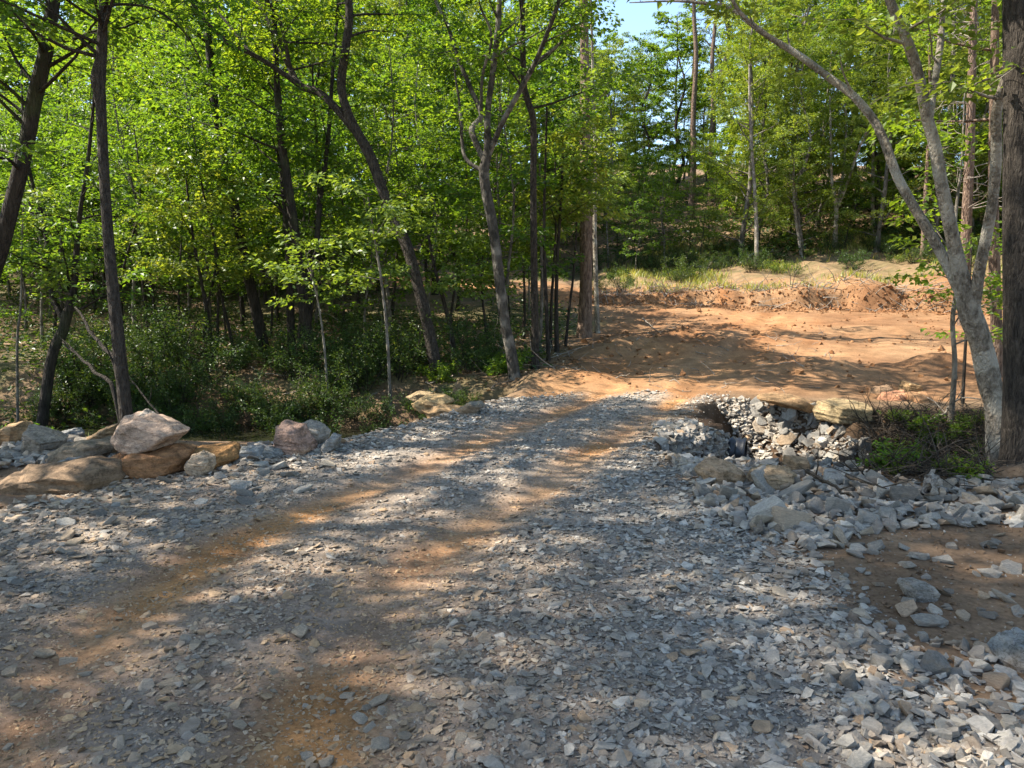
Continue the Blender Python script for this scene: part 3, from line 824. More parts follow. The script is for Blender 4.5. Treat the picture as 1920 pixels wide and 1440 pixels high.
# ---- larger flat gravel pieces, individually
def flakes(n, poly_px, wmin, wmax, label, group, seed, dirty, tilt=0.15):
    r = random.Random(seed)
    xs = [p[0] for p in poly_px]; ys = [p[1] for p in poly_px]
    k = 0
    while k < n:
        a, b = r.uniform(min(xs), max(xs)), r.uniform(min(ys), max(ys))
        if signed_poly(np.array([a]), np.array([b]), poly_px)[0] < 0:
            continue
        x, y = flat(a, b)
        w = (wmin + (wmax - wmin) * r.random() ** 2.2) / F * y
        col = pick_col(r, dirty if r.random() < 0.8 else 0.75)
        fr = (w / y * F - wmin) / (wmax - wmin)
        lab = ('big ' if fr > 0.45 else 'small ' if fr < 0.12 else 'middling ') + r.cname + ' ' + label
        put_stone('gravel_stone', r.choice(SM_slab), x, y, w, lab, 'stone', group, col, tilt, 0.10, r)
        k += 1
flakes(85, [(0, 1150), (900, 1200), (1000, 1440), (0, 1440)], 14, 46, 'flat dusty flake on the wheel worn road', 'larger flakes on the worn road', 111, 0.65)
flakes(90, [(900, 1040), (1480, 1060), (1600, 1250), (1500, 1440), (1050, 1440), (900, 1250)], 10, 32, 'flake in the loose gravel beside the bare earth', 'larger flakes in the grey gravel', 112, 0.08)
flakes(80, [(0, 930), (240, 905), (620, 835), (700, 850), (500, 960), (0, 1130)], 16, 44, 'flake on the gravel verge near the orange slab', 'larger flakes on the verge', 113, 0.08, 0.22)
flakes(62, [(1500, 1030), (1900, 1000), (1925, 1230), (1600, 1190), (1510, 1100)], 18, 60, 'stone lying alone on the bare brown earth', 'stones scattered on the bare earth', 114, 0.2, 0.2)

# ------------------------------------------------------------------ trees
class Grow:
    def __init__(s, seed):
        s.r = random.Random(seed); s.n = np.random.default_rng(seed)
        s.tv = []; s.tq = []; s.to = 0
        s.lp = []; s.la = []; s.ln = []; s.ls = []
    def tube(s, pts, rad, sides=6):
        pts = np.asarray(pts, float); rad = np.asarray(rad, float)
        t = np.gradient(pts, axis=0); t /= np.maximum(np.linalg.norm(t, axis=1)[:, None], 1e-9)
        ref = np.array([1.0, 0.13, 0.07]) if abs(t[0, 0]) < 0.8 else np.array([0.1, 1.0, 0.05])
        u = np.cross(t, ref); u /= np.linalg.norm(u, axis=1)[:, None]
        w = np.cross(t, u)
        a = np.arange(sides) * 2 * math.pi / sides
        ring = pts[:, None] + rad[:, None, None] * (np.cos(a)[None, :, None] * u[:, None] + np.sin(a)[None, :, None] * w[:, None])
        k = len(pts)
        s.tv.append(ring.reshape(-1, 3))
        i = (np.arange(k - 1)[:, None] * sides + np.arange(sides)[None]).ravel()
        j = (np.arange(k - 1)[:, None] * sides + (np.arange(sides) + 1)[None] % sides).ravel()
        s.tq.append(np.stack([i, j, j + sides, i + sides], 1) + s.to)
        s.to += k * sides
    def spray(s, pts, n, size, width, tiltj=0.45, droop=0.1, upj=0.05):
        """leaves set in a flat spray along a branch"""
        if n <= 0: return
        pts = np.asarray(pts)
        t = s.n.uniform(0.08, 1.0, n) ** 0.8 * (len(pts) - 1)
        i = np.minimum(t.astype(int), len(pts) - 2); f = (t - i)[:, None]
        c = pts[i] * (1 - f) + pts[i + 1] * f
        d = pts[i + 1] - pts[i]; d /= np.maximum(np.linalg.norm(d, axis=1)[:, None], 1e-9)
        side = np.cross(d, np.array([0, 0, 1.0])[None]); side /= np.maximum(np.linalg.norm(side, axis=1)[:, None], 1e-6)
        sg = s.n.uniform(-1, 1, n)
        taper = 1.1 - 0.7 * (t / (len(pts) - 1))
        off = sg * width * taper
        c = c + side * off[:, None] + d * (np.abs(off) * 0.6)[:, None]
        c[:, 2] += s.n.normal(0, upj, n) - droop * np.abs(off)
        ax = side * (np.sign(sg) * s.n.uniform(0.3, 1.2, n))[:, None] + d * s.n.uniform(0.2, 1.1, n)[:, None] + s.n.normal(0, 0.3, (n, 3))
        ax[:, 2] -= s.n.uniform(0.0, 0.5, n)
        nm = np.array([0, 0, 1.0])[None] + s.n.normal(0, tiltj, (n, 3))
        s.lp.append(c); s.la.append(ax); s.ln.append(nm); s.ls.append(size * s.n.uniform(0.65, 1.25, n))
    def trunk_mesh(s, name, mat):
        return mesh_np(name, np.concatenate(s.tv), quads=np.concatenate(s.tq), mat=mat, smooth=True)
    def leaf_mesh(s, name, mat, wid=0.62):
        c = np.concatenate(s.lp); a = np.concatenate(s.la); nm = np.concatenate(s.ln); L = np.concatenate(s.ls)[:, None]
        a /= np.linalg.norm(a, axis=1)[:, None]
        sd_ = np.cross(a, nm); sd_ /= np.maximum(np.linalg.norm(sd_, axis=1)[:, None], 1e-6)
        up = np.cross(sd_, a)
        k = len(c)
        b0 = c; b1 = c + a * L * 0.42 + sd_ * L * wid * 0.5 + up * L * 0.10
        b2 = c + a * L - up * L * 0.08; b3 = c + a * L * 0.42 - sd_ * L * wid * 0.5 + up * L * 0.10
        v = np.stack([b0, b1, b2, b3], 1).reshape(-1, 3)
        q = np.arange(k * 4).reshape(-1, 4)
        rnd = np.repeat(np.clip(s.n.normal(0.45, 0.22, k), 0, 1), 4)
        return mesh_np(name, v, quads=q, mat=mat, attrs={'rnd': ('f', rnd)})
    def limb(s, p0, d0, length, r0, P, sides=5, leaf_from=0.25):
        """one limb with side branches and leaf sprays"""
        k = max(5, int(length / 0.45))
        pts = [np.array(p0, float)]; d = np.array(d0, float); d /= np.linalg.norm(d)
        for i in range(k):
            d = d + s.n.normal(0, P.get('wander', 0.14), 3) + np.array([0, 0, P.get('lift', 0.05)])
            d /= np.linalg.norm(d)
            pts.append(pts[-1] + d * length / k)
        pts = np.array(pts)
        s.tube(pts, np.linspace(r0, max(0.004, r0 * 0.15), k + 1), sides)
        s.clothe(pts, r0, length, P, leaf_from)
        return pts
    def clothe(s, pts, r0, length, P, leaf_from=0.25):
        k = len(pts) - 1
        nb = max(2, int(length * P['nbr']))
        sgn = 1
        for j in range(nb):
            t = leaf_from + (1 - leaf_from) * (j + s.r.random()) / nb
            x = min(t, 0.999) * k; i = int(x); f = x - i
            p = pts[i] * (1 - f) + pts[i + 1] * f
            d = pts[i + 1] - pts[i]; d = d / np.linalg.norm(d)
            side = np.cross(d, np.array([0, 0, 1.0])); ns = np.linalg.norm(side)
            side = side / ns if ns > 0.15 else np.array([math.cos(j * 2.4), math.sin(j * 2.4), 0])
            if abs(d[2]) > 0.75:
                a = s.r.uniform(0, 6.28); side = np.array([math.cos(a), math.sin(a), 0.0])
            sgn = -sgn
            bd = d * s.r.uniform(0.3, 0.8) + side * sgn * s.r.uniform(0.7, 1.1) + np.array([0, 0, s.r.uniform(-0.15, 0.25)])
            bd[2] *= P.get('flatz', 0.6)
            bl = P['brlen'] * s.r.uniform(0.6, 1.2) * (1.15 - 0.6 * t)
            q = [p]; e = bd / np.linalg.norm(bd)
            for _ in range(3):
                e = e + s.n.normal(0, 0.16, 3) + np.array([0, 0, -P.get('sag', 0.04)]); e /= np.linalg.norm(e)
                q.append(q[-1] + e * bl / 3)
            if P.get('twigs', True):
                s.tube(q, np.linspace(max(0.005, r0 * 0.3), 0.002, 4), 3)
            s.spray(q, int(P['nleaf'] * s.r.uniform(0.6, 1.3)), P['leaf'], P['spread'], P.get('tilt', 0.45))
        s.spray(pts[-4:], P['nleaf'], P['leaf'], P['spread'] * 0.8, P.get('tilt', 0.45))

def trunk_path(g, h, lean, wob, k=14):
    pts = np.zeros((k, 3)); z = np.linspace(0, h, k)
    a = g.r.uniform(0, 6.28)
    pts[:, 2] = z
    pts[:, 0] = math.cos(a) * lean * z + wob * (vnoise(z * 0.33 + 5, z * 0, g.r.randint(0, 99)) ) * np.minimum(z, 3)
    pts[:, 1] = math.sin(a) * lean * z + wob * (vnoise(z * 0.33 + 9, z * 0, g.r.randint(0, 99)) ) * np.minimum(z, 3)
    pts[:, :2] -= pts[0, :2]
    pts[0, 2] = -0.25
    return pts

def flare(r0, k, taper=0.25):
    r = np.linspace(1, taper, k) ** 0.9 * r0
    r[0] *= 1.45
    return r

def make_tree(name, seed, h, r0, base, nl, ll, P, bark, leaf, lean=0.03, wob=0.35, up=0.5, sides=8, taper=0.15):
    g = Grow(seed)
    tp = trunk_path(g, h, lean, wob, max(10, int(h * 1.1)))
    g.tube(tp, flare(r0, len(tp), taper), sides)
    az = g.r.uniform(0, 6.28)
    for i in range(nl):
        t = (i + g.r.random()) / nl
        z = h * (base + (0.98 - base) * t)
        x = np.interp(z, tp[:, 2], tp[:, 0]); y = np.interp(z, tp[:, 2], tp[:, 1])
        az += 2.4 + g.r.uniform(-0.4, 0.4)
        e = up * (0.5 + 0.9 * t) + g.r.uniform(-0.15, 0.15)
        prof = P.get('prof', lambda q: 0.55 + 0.5 * math.sin(math.pi * (0.12 + 0.8 * q)))(t)
        L = ll * prof * g.r.uniform(0.75, 1.2)
        g.limb((x, y, z), (math.cos(az), math.sin(az), e), L, max(0.008, r0 * 0.33 * (1 - 0.65 * t)), P)
    return g.trunk_mesh(name + '_trunk', M[bark]), g.leaf_mesh(name + '_crown', M[leaf], P.get('wid', 0.62))

TREES = {}
tallP = dict(nbr=2.8, brlen=1.35, nleaf=58, leaf=0.13, spread=0.42, lift=0.04, wander=0.13, twigs=False)
for i in range(4):
    TREES['tall', i] = make_tree('tall_tree', 200 + i, 17 + 1.5 * i, 0.17 + 0.02 * i, 0.28, 28, 3.5, dict(tallP, leaf=(0.10, 0.135, 0.16, 0.12)[i], nleaf=(78, 56, 44, 64)[i], wid=(0.5, 0.62, 0.8, 0.55)[i]), ['bark_oak', 'bark_dark', 'bark_grey', 'bark_oak'][i], ['leaf_a', 'leaf_b', 'leaf_a', 'leaf_c'][i], up=0.55)
edgeP = dict(nbr=2.8, brlen=1.25, nleaf=88, leaf=0.125, spread=0.40, lift=0.05, wander=0.13, twigs=False)
for i in range(4):
    TREES['edge', i] = make_tree('edge_tree', 230 + i, 11 + 1.3 * i, 0.12 + 0.015 * i, 0.05, 28, 3.0, dict(edgeP, leaf=(0.105, 0.15, 0.125, 0.17)[i], nleaf=(105, 70, 90, 58)[i], wid=(0.5, 0.75, 0.6, 0.85)[i]), ['bark_grey', 'bark_oak', 'bark_grey', 'bark_dark'][i], ['leaf_c', 'leaf_b', 'leaf_c', 'leaf_a'][i], up=0.5)
sapP = dict(nbr=3.4, brlen=0.70, nleaf=36, leaf=0.10, spread=0.27, lift=0.02, wander=0.12, flatz=0.4, tilt=0.38)
for i in range(5):
    TREES['sapling', i] = make_tree('sapling', 260 + i, 5.0 + 0.8 * i, 0.035 + 0.006 * i, 0.26, 20, 1.75, dict(sapP, leaf=(0.075, 0.12, 0.09, 0.14, 0.10)[i], nleaf=(46, 30, 38, 24, 36)[i], wid=(0.45, 0.7, 0.55, 0.85, 0.6)[i]), ['bark_dark', 'bark_grey', 'bark_oak', 'bark_dark', 'bark_grey'][i], ['leaf_b', 'leaf_a', 'leaf_b', 'leaf_a', 'leaf_b'][i], lean=0.06, wob=0.3, up=0.3, sides=6)
pineP = dict(nbr=3.2, brlen=0.8, nleaf=60, leaf=0.20, spread=0.20, lift=0.03, wander=0.1, twigs=False, wid=0.09, tilt=1.2, prof=lambda q: 1.0 - 0.7 * q)
for i in range(2):
    TREES['pine', i] = make_tree('pine', 290 + i, 23 + 2 * i, 0.2, 0.55, 26, 2.7, pineP, 'bark_pine', 'needle', lean=0.01, wob=0.1, up=0.15)

def plant_tree(kind, i, x, y, name, label, cat, group, scale=1.0, rz=None, r=rng):
    tm, cm = TREES[kind, i]
    root = thing(name, label, cat, (x, y, h1(x, y)), r.uniform(0, 6.28) if rz is None else rz, group, scale)
    link('trunk', tm, root); link('crown', cm, root)
    return root

# ---- the trees one knows by sight, traced from base to top
LANDMARKS = [(40, 'leaning dark trunk'), (215, 'knotted slim trunk'), (420, 'straight dark trunk'), (570, 'twin stemmed dark tree'), (760, 'sinuous brown tree'),
             (930, 'vase limbed tree'), (1090, 'tall pine'), (1240, 'green end of the cut bank'), (1415, 'straight pale trunk'), (1565, 'three stemmed small tree'), (1720, 'arching pale limb'), (1880, 'great dark trunk')]
def landmark(x, y):
    b = CX + F * x / max(y, 1.0)
    return min(LANDMARKS, key=lambda q: abs(q[0] - b))[1]
def traced(name, label, Y, stems, bark, leaf, seed, P, leafy, cat='tree', twig_from=0.0, zj=0.25, sides=10):
    """stems: list of [(px,py,half width px), ...]; the first starts at the foot; leafy: how each stem is clothed"""
    g = Grow(seed)
    f = at(stems[0][0][0], stems[0][0][1], Y)
    foot = np.array([f[0], f[1], h1(f[0], f[1])])
    for si, st in enumerate(stems):
        raw = np.array([at(a, b, Y) for a, b, w in st]); slim = 1.0 if name == 'great_tree' else 0.86
        rad = np.array([w * slim / F * Y for a, b, w in st])
        if si == 0:
            raw[0, 2] = foot[2] - 0.25
        m = max(10, len(st) * 5)
        tt = np.linspace(0, len(st) - 1, m)
        def cr(arr, t):
            i = np.clip(t.astype(int), 0, len(arr) - 2); fr = t - i
            p0 = arr[np.maximum(i - 1, 0)]; p1 = arr[i]; p2 = arr[i + 1]; p3 = arr[np.minimum(i + 2, len(arr) - 1)]
            fr = fr[:, None]
            return 0.5 * (2 * p1 + (p2 - p0) * fr + (2 * p0 - 5 * p1 + 4 * p2 - p3) * fr ** 2 + (3 * p1 - p0 - 3 * p2 + p3) * fr ** 3)
        pts = cr(raw, tt)
        rr = np.interp(tt, np.arange(len(st)), rad)
        if si == 0:
            rr[0] *= 1.75; rr[1] *= 1.22; rr[2] *= 1.06
        hgt = pts[:, 2] - foot[2]
        ph = seed * 1.7 + si * 2.1
        dep = (np.sin(hgt * 0.45 + ph) - math.sin(ph)) * zj * np.clip(hgt / 3.0, 0, 1)
        if si > 0:
            # start where the parent is, then swing in depth
            dep0 = (math.sin(hgt[0] * 0.45 + seed * 1.7) - math.sin(seed * 1.7)) * zj * min(max(hgt[0] / 3.0, 0), 1)
            s0 = np.linspace(0, 1, m)
            dep = dep0 * (1 - s0) + (dep0 + (0.9 if si % 2 else -0.8) * min(1.5, np.linalg.norm(pts[-1] - pts[0]) * 0.35)) * s0
        dirs = (pts - CAM[None]); dirs /= dirs[:, 1][:, None]
        pts = pts + dirs * dep[:, None]
        pts = pts - foot[None]
        rr = rr * (1 + 0.10 * vnoise(tt * 1.7, tt * 0 + seed, 3))
        g.tube(pts, rr, sides)
        lf, n, L = leafy[si]
        k = len(pts) - 1
        for j in range(n):
            t = lf + (1 - lf) * (j + g.r.random()) / n
            x = min(t, 0.999) * k; i = int(x); p = pts[i] * (1 - x + i) + pts[i + 1] * (x - i)
            a = g.r.uniform(0, 6.28)
            g.limb(p, (math.cos(a), math.sin(a), g.r.uniform(0.1, 0.9)), L * g.r.uniform(0.6, 1.2), min(rr[i] * 0.4, 0.03), P, 5)
    root = thing(name, label, cat, foot)
    link('trunk', g.trunk_mesh(name + '_trunk', M[bark]), root)
    if g.lp:
        link('crown', g.leaf_mesh(name + '_crown', M[leaf], P.get('wid', 0.62)), root)
    return root, g

nearP = dict(nbr=3.2, brlen=0.9, nleaf=40, leaf=0.10, spread=0.30, lift=0.03, wander=0.14, flatz=0.5, tilt=0.42)
highP = dict(nbr=2.8, brlen=1.2, nleaf=55, leaf=0.12, spread=0.38, lift=0.04, wander=0.13, twigs=False)

traced('leaning_tree', 'thick dark leaning trunk beside the slim knobbly one', 11.5,
       [[(-70, 700, 23), (-30, 580, 19), (5, 450, 16.5), (45, 290, 15), (66, 180, 14.5), (85, 100, 14), (100, 0, 13), (120, -140, 13), (150, -420, 10), (170, -800, 4)]],
       'bark_dark', 'leaf_a', 301, nearP, [(0.30, 26, 2.2)])
traced('knobbly_tree', 'slim dark trunk with a swollen knot rising behind the pale boulder', 9.6,
       [[(242, 792, 15), (222, 640, 13), (206, 480, 11.5), (196, 340, 10.5), (189, 200, 11), (184, 150, 15.5), (190, 105, 11), (193, 40, 9.5), (197, -60, 9), (205, -300, 7.5), (225, -700, 5), (240, -1100, 2)],
        [(192, 18, 4), (225, 8, 3), (290, 18, 2.4), (345, 60, 1.8), (380, 120, 1.0)]],
       'bark_oak', 'leaf_a', 302, nearP, [(0.52, 22, 2.2), (0.3, 3, 0.6)])
traced('forked_tree', 'dark crooked trunk forking low over the creek bank', 14.2,
       [[(62, 735, 12), (95, 680, 11), (118, 620, 11), (126, 590, 11), (138, 545, 8), (143, 480, 6), (150, 400, 5), (165, 300, 4), (175, 200, 3), (190, 60, 2)],
        [(122, 602, 7), (100, 560, 7), (90, 500, 6), (85, 430, 5), (60, 340, 4), (45, 250, 3), (40, 120, 2)]],
       'bark_dark', 'leaf_a', 303, nearP, [(0.35, 13, 1.5), (0.3, 11, 1.4)])
traced('dark_tree', 'straight dark trunk tilting slightly behind the creek shrubs', 19,
       [[(502, 668, 13), (484, 600, 12), (462, 500, 11), (440, 390, 10), (420, 290, 9), (402, 190, 8), (390, 60, 7), (385, -100, 6), (380, -350, 4), (380, -600, 2)]],
       'bark_dark', 'leaf_b', 304, highP, [(0.35, 20, 2.6)])
traced('twin_tree', 'dark tree splitting into two upright stems behind the creek', 17,
       [[(592, 690, 13), (575, 620, 12), (563, 520, 11), (548, 400, 10), (530, 280, 9), (520, 170, 7), (512, 0, 6), (505, -250, 4), (500, -480, 2)],
        [(575, 625, 8), (590, 500, 7), (600, 380, 6), (615, 260, 5), (625, 120, 4), (640, -50, 2.5)]],
       'bark_dark', 'leaf_b', 305, highP, [(0.35, 18, 2.4), (0.4, 8, 1.6)])
traced('slim_dark_tree', 'slim dark trunk standing against the twin stemmed tree', 17.6,
       [[(548, 680, 9), (545, 600, 8.5), (542, 500, 8), (534, 380, 7), (524, 250, 6), (515, 100, 5), (505, -100, 3)]],
       'bark_dark', 'leaf_b', 317, highP, [(0.45, 10, 1.8)])
traced('curved_tree', 'sinuous brown trunk sweeping up to forked limbs above the creek slabs', 15.6,
       [[(822, 706, 15), (806, 630, 13.5), (786, 545, 13), (762, 460, 12.5), (728, 385, 12), (695, 295, 11.5), (668, 245, 11), (650, 205, 10), (640, 160, 9.5), (648, 90, 9), (655, 30, 8.5), (650, -60, 8), (640, -260, 6.5), (640, -560, 3)],
        [(668, 248, 9), (632, 205, 8.5), (600, 175, 8.5), (562, 160, 8), (545, 130, 7), (522, 80, 6), (498, 30, 5.5), (470, -20, 5), (430, -140, 3.5), (400, -300, 1.5)],
        [(562, 161, 6), (520, 130, 5.2), (470, 100, 5), (430, 82, 4.5), (400, 55, 4), (370, 20, 3.5), (340, -30, 3), (300, -120, 1.5)],
        [(470, 100, 3), (440, 60, 3), (400, 10, 2.5), (380, -40, 1.5)],
        [(545, 130, 4), (525, 40, 3.5), (500, 0, 3), (480, -60, 2)]],
       'bark_oak', 'leaf_b', 306, nearP, [(0.68, 13, 1.9), (0.35, 10, 1.6), (0.3, 8, 1.4), (0.4, 3, 1), (0.4, 4, 1)])
traced('forking_tree', 'grey mottled trunk spreading into a vase of thin limbs beside the dirt', 15.0,
       [[(968, 716, 15), (958, 660, 12.5), (946, 600, 12), (936, 520, 11.5), (925, 430, 11.5), (910, 350, 11), (908, 315, 11.5), (915, 280, 9), (914, 215, 7), (925, 130, 6.5), (934, 50, 6), (938, -60, 5), (945, -260, 3.5), (950, -480, 1.5)],
        [(908, 300, 7.5), (890, 262, 6.5), (885, 240, 6.5), (902, 215, 6), (880, 160, 5), (858, 105, 4.5), (838, 45, 4), (812, -10, 3.5), (780, -120, 1.5)],
        [(918, 286, 6.5), (942, 230, 6), (975, 170, 5.5), (1002, 120, 5), (1025, 65, 4.5), (1045, 10, 4), (1062, -60, 3), (1080, -180, 1.5)],
        [(1004, 117, 3.6), (1040, 90, 3.3), (1080, 52, 3), (1112, 10, 2.5), (1140, -40, 1.5)],
        [(902, 216, 3.6), (905, 140, 3.2), (922, 70, 2.8), (900, 10, 2), (890, -40, 1.2)],
        [(905, 320, 5), (880, 305, 4.5), (868, 280, 4), (862, 200, 3), (850, 120, 2)]],
       'bark_mottle', 'leaf_b', 307, nearP, [(0.68, 10, 1.7), (0.45, 6, 1.3), (0.45, 6, 1.3), (0.4, 4, 1.0), (0.4, 3, 0.9), (0.5, 4, 1.0)])
traced('slim_grey_tree', 'slim straight trunk with a kink high up next to the vase limbed tree', 16.2,
       [[(1004, 690, 9), (1003, 600, 8), (1001, 480, 7.5), (1000, 340, 7), (1000, 230, 6.5), (990, 190, 6.5), (982, 150, 6), (980, 40, 5.5), (978, -100, 4.5), (975, -400, 2)]],
       'bark_oak', 'leaf_b', 308, highP, [(0.5, 13, 2.0)])
traced('pine_tree', 'tall straight reddish pine trunk at the edge of the dirt', 21.5,
       [[(1094, 640, 17), (1098, 560, 14), (1099, 420, 13), (1097, 260, 12), (1096, 100, 9.5), (1093, -60, 8.5), (1090, -300, 6.5), (1090, -560, 3)]],
       'bark_pine', 'needle', 309, pineP, [(0.70, 16, 2.2)])
traced('slim_pale_tree', 'thin lit trunk close behind the tall pine', 22.6,
       [[(1121, 622, 6), (1118, 540, 5), (1115, 430, 4.5), (1116, 300, 4), (1112, 150, 3), (1108, 0, 2)]],
       'bark_pale', 'leaf_c', 310, highP, [(0.45, 10, 1.7)])
# pale three stemmed tree and the great trunk on the right
traced('pale_tree', 'pale smooth barked tree with three leaning stems beside the great dark trunk', 8.6,
       [[(1888, 850, 31), (1872, 800, 26), (1856, 720, 24), (1838, 640, 23), (1818, 585, 23), (1802, 520, 17), (1785, 440, 14), (1766, 350, 13), (1752, 270, 12), (1738, 220, 11), (1722, 140, 10.5), (1700, 75, 10), (1672, 10, 9), (1650, -60, 8), (1620, -240, 6), (1600, -480, 2)],
        [(1812, 570, 14), (1778, 500, 12), (1745, 440, 11), (1712, 385, 10.5), (1682, 330, 10), (1660, 270, 10), (1638, 225, 9.5), (1600, 180, 9), (1558, 148, 8.5), (1500, 105, 7.5), (1440, 68, 6.5), (1400, 38, 6), (1368, 14, 5), (1320, 6, 4), (1262, 2, 2.5), (1180, 5, 1)],
        [(1826, 580, 13), (1836, 510, 12), (1850, 440, 11), (1862, 370, 10), (1868, 290, 10), (1868, 215, 9.5), (1880, 165, 9), (1900, 110, 8), (1930, 0, 6), (1950, -200, 3)],
        [(1742, 240, 6), (1752, 160, 7), (1762, 90, 7), (1768, 20, 6), (1775, -80, 4), (1780, -200, 2)],
        [(1410, 46, 4.5), (1385, 20, 4), (1370, -10, 3.5), (1360, -60, 2)]],
       'bark_pale', 'leaf_c', 311, nearP, [(0.6, 6, 1.0), (0.45, 5, 0.55), (0.55, 4, 0.9), (0.3, 5, 0.7), (0.5, 1, 0.5)], sides=12, zj=0.12)
traced('great_tree', 'great dark rough barked trunk rising from the end of the stone ridge', 7.4,
       [[(1925, 905, 60), (1927, 860, 48), (1928, 760, 43), (1928, 600, 40), (1926, 400, 39), (1925, 200, 38), (1922, 0, 36), (1920, -300, 31), (1920, -700, 24), (1925, -1200, 14), (1930, -1700, 4)]],
       'bark_oak', 'leaf_a', 312, highP, [(0.62, 20, 3.0)], sides=24, zj=0.05)
traced('thin_dark_tree', 'thin dark stem just in front of the pale tree', 10.8,
       [[(1782, 780, 6.5), (1790, 690, 5.5), (1786, 600, 5), (1796, 520, 4.5), (1791, 420, 3.5), (1803, 300, 2.5), (1810, 150, 1.2)]],
       'bark_grey', 'leaf_b', 313, nearP, [(0.2, 11, 0.9)])
traced('thin_dark_tree', 'short thin stem between the pale tree and the thin dark one', 11.6,
       [[(1806, 745, 4), (1808, 690, 3.5), (1812, 620, 3), (1818, 540, 2), (1822, 460, 1)]],
       'bark_dark', 'leaf_b', 314, nearP, [(0.4, 4, 0.7)])
traced('reddish_tree', 'straight brown trunk seen past the pale tree', 14.5,
       [[(1872, 690, 13), (1868, 600, 12), (1864, 480, 11), (1862, 300, 9), (1865, 100, 8), (1868, -100, 6), (1870, -400, 2)]],
       'bark_pine', 'leaf_a', 315, highP, [(0.55, 12, 2.0)])
traced('multistem_tree', 'small bare pale tree splitting into three stems on the grassy slope', 37.5,
       [[(1564, 500, 5), (1566, 440, 5), (1568, 390, 4.5), (1560, 340, 3), (1558, 270, 2.5), (1556, 180, 1.5)],
        [(1568, 395, 3.5), (1580, 330, 3), (1586, 260, 2.5), (1585, 180, 1.5)],
        [(1570, 390, 3.5), (1590, 340, 3), (1610, 280, 2.5), (1632, 232, 2)]],
       'bark_pale', 'leaf_c', 316, highP, [(0.6, 6, 1.4), (0.6, 5, 1.2), (0.6, 5, 1.2)])

# thin trunks traced on the slope and in the wood
def pole(px, py, Y, top, hw, label, name='slim_tree', bark='bark_grey', leaf='leaf_c', seed=0, n=8, L=1.5, lf=0.5):
    dx = top[0] - px; dy = top[1] - py
    st = [(px + dx * t + 4 * math.sin(t * 5 + seed), py + dy * t, hw * (1 - 0.6 * t)) for t in (0, 0.2, 0.4, 0.6, 0.8, 1.0)]
    traced(name, label, Y, [st], bark, leaf, seed, highP, [(lf, n, L)], sides=7)
pole(1416, 512, 36, (1408, 120), 5, 'straight grey trunk on the slope above the cut bank', bark='bark_pale', seed=321)
pole(1500, 502, 37, (1488, 300), 4, 'short leaning pale trunk on the grassy slope', bark='bark_pale', seed=322, n=4, lf=0.7)
pole(1462, 470, 42, (1470, 200), 4, 'brown trunk in the shade just inside the far wood', bark='bark_oak', seed=323)
pole(1640, 452, 40, (1640, 60), 4.5, 'tall pale trunk right of the three stemmed small tree', bark='bark_pale', seed=324)
pole(1735, 470, 34, (1742, 60), 5, 'pinkish trunk glimpsed between the stems of the pale tree', bark='bark_pine', seed=325)
pole(735, 735, 14.6, (694, 370), 4.0, 'thin stem leaning at the creek edge before the curved tree', bark='bark_grey', seed=326, n=7, L=0.9)
pole(855, 690, 17.5, (806, 440), 6, 'slim leaning trunk behind the curved tree', bark='bark_oak', seed=327, n=8, L=1.2)
pole(912, 672, 18, (905, 480), 4, 'very thin stem between the curved and the vase limbed trees', bark='bark_dark', seed=328, n=6, L=0.9)
pole(1026, 680, 17.2, (1022, 200), 5, 'dark stem tight against the slim kinked trunk', bark='bark_dark', seed=329, n=8, L=1.3)
pole(1045, 660, 18.6, (1052, 250), 5.5, 'dark stem leaning a little towards the tall pine', bark='bark_dark', seed=330, n=8, L=1.3)
pole(1036, 650, 19.5, (1040, 300), 4, 'thin dark stem in the clump beside the tall pine', bark='bark_dark', seed=331, n=6, L=1.2)
pole(1062, 648, 20, (1085, 330), 3.5, 'thin stem slanting behind the tall pine', bark='bark_dark', seed=332, n=5, L=1.2)
pole(1010, 670, 19, (1016, 300), 4.5, 'thin grey stem behind the slim kinked trunk', bark='bark_grey', seed=333, n=5, L=1.2)
pole(398, 675, 17, (350, 330), 5, 'thin dark stem leaning over the creek shrubs', bark='bark_dark', seed=334, n=10, L=1.1, lf=0.35)
pole(440, 675, 18, (395, 420), 4, 'thin dark stem left of the straight dark trunk', bark='bark_dark', seed=335, n=7, L=1.0)
pole(340, 665, 17.5, (338, 380), 3.2, 'very thin upright stem by the sunny undergrowth', bark='bark_dark', seed=336, n=8, L=1.0, lf=0.35)
pole(285, 620, 19, (250, 420), 5, 'short leaning stem in the sunlit undergrowth', bark='bark_dark', seed=337, n=6, L=1.0)
pole(620, 720, 14.8, (575, 470), 3.0, 'thin pale stem rising out of the bank shrubs', bark='bark_grey', seed=338, n=6, L=0.9)
pole(25, 720, 14.0, (48, 380), 3.2, 'thin stem at the creek bank before the leaning trunk', bark='bark_grey', seed=339, n=8, L=1.1, lf=0.35)

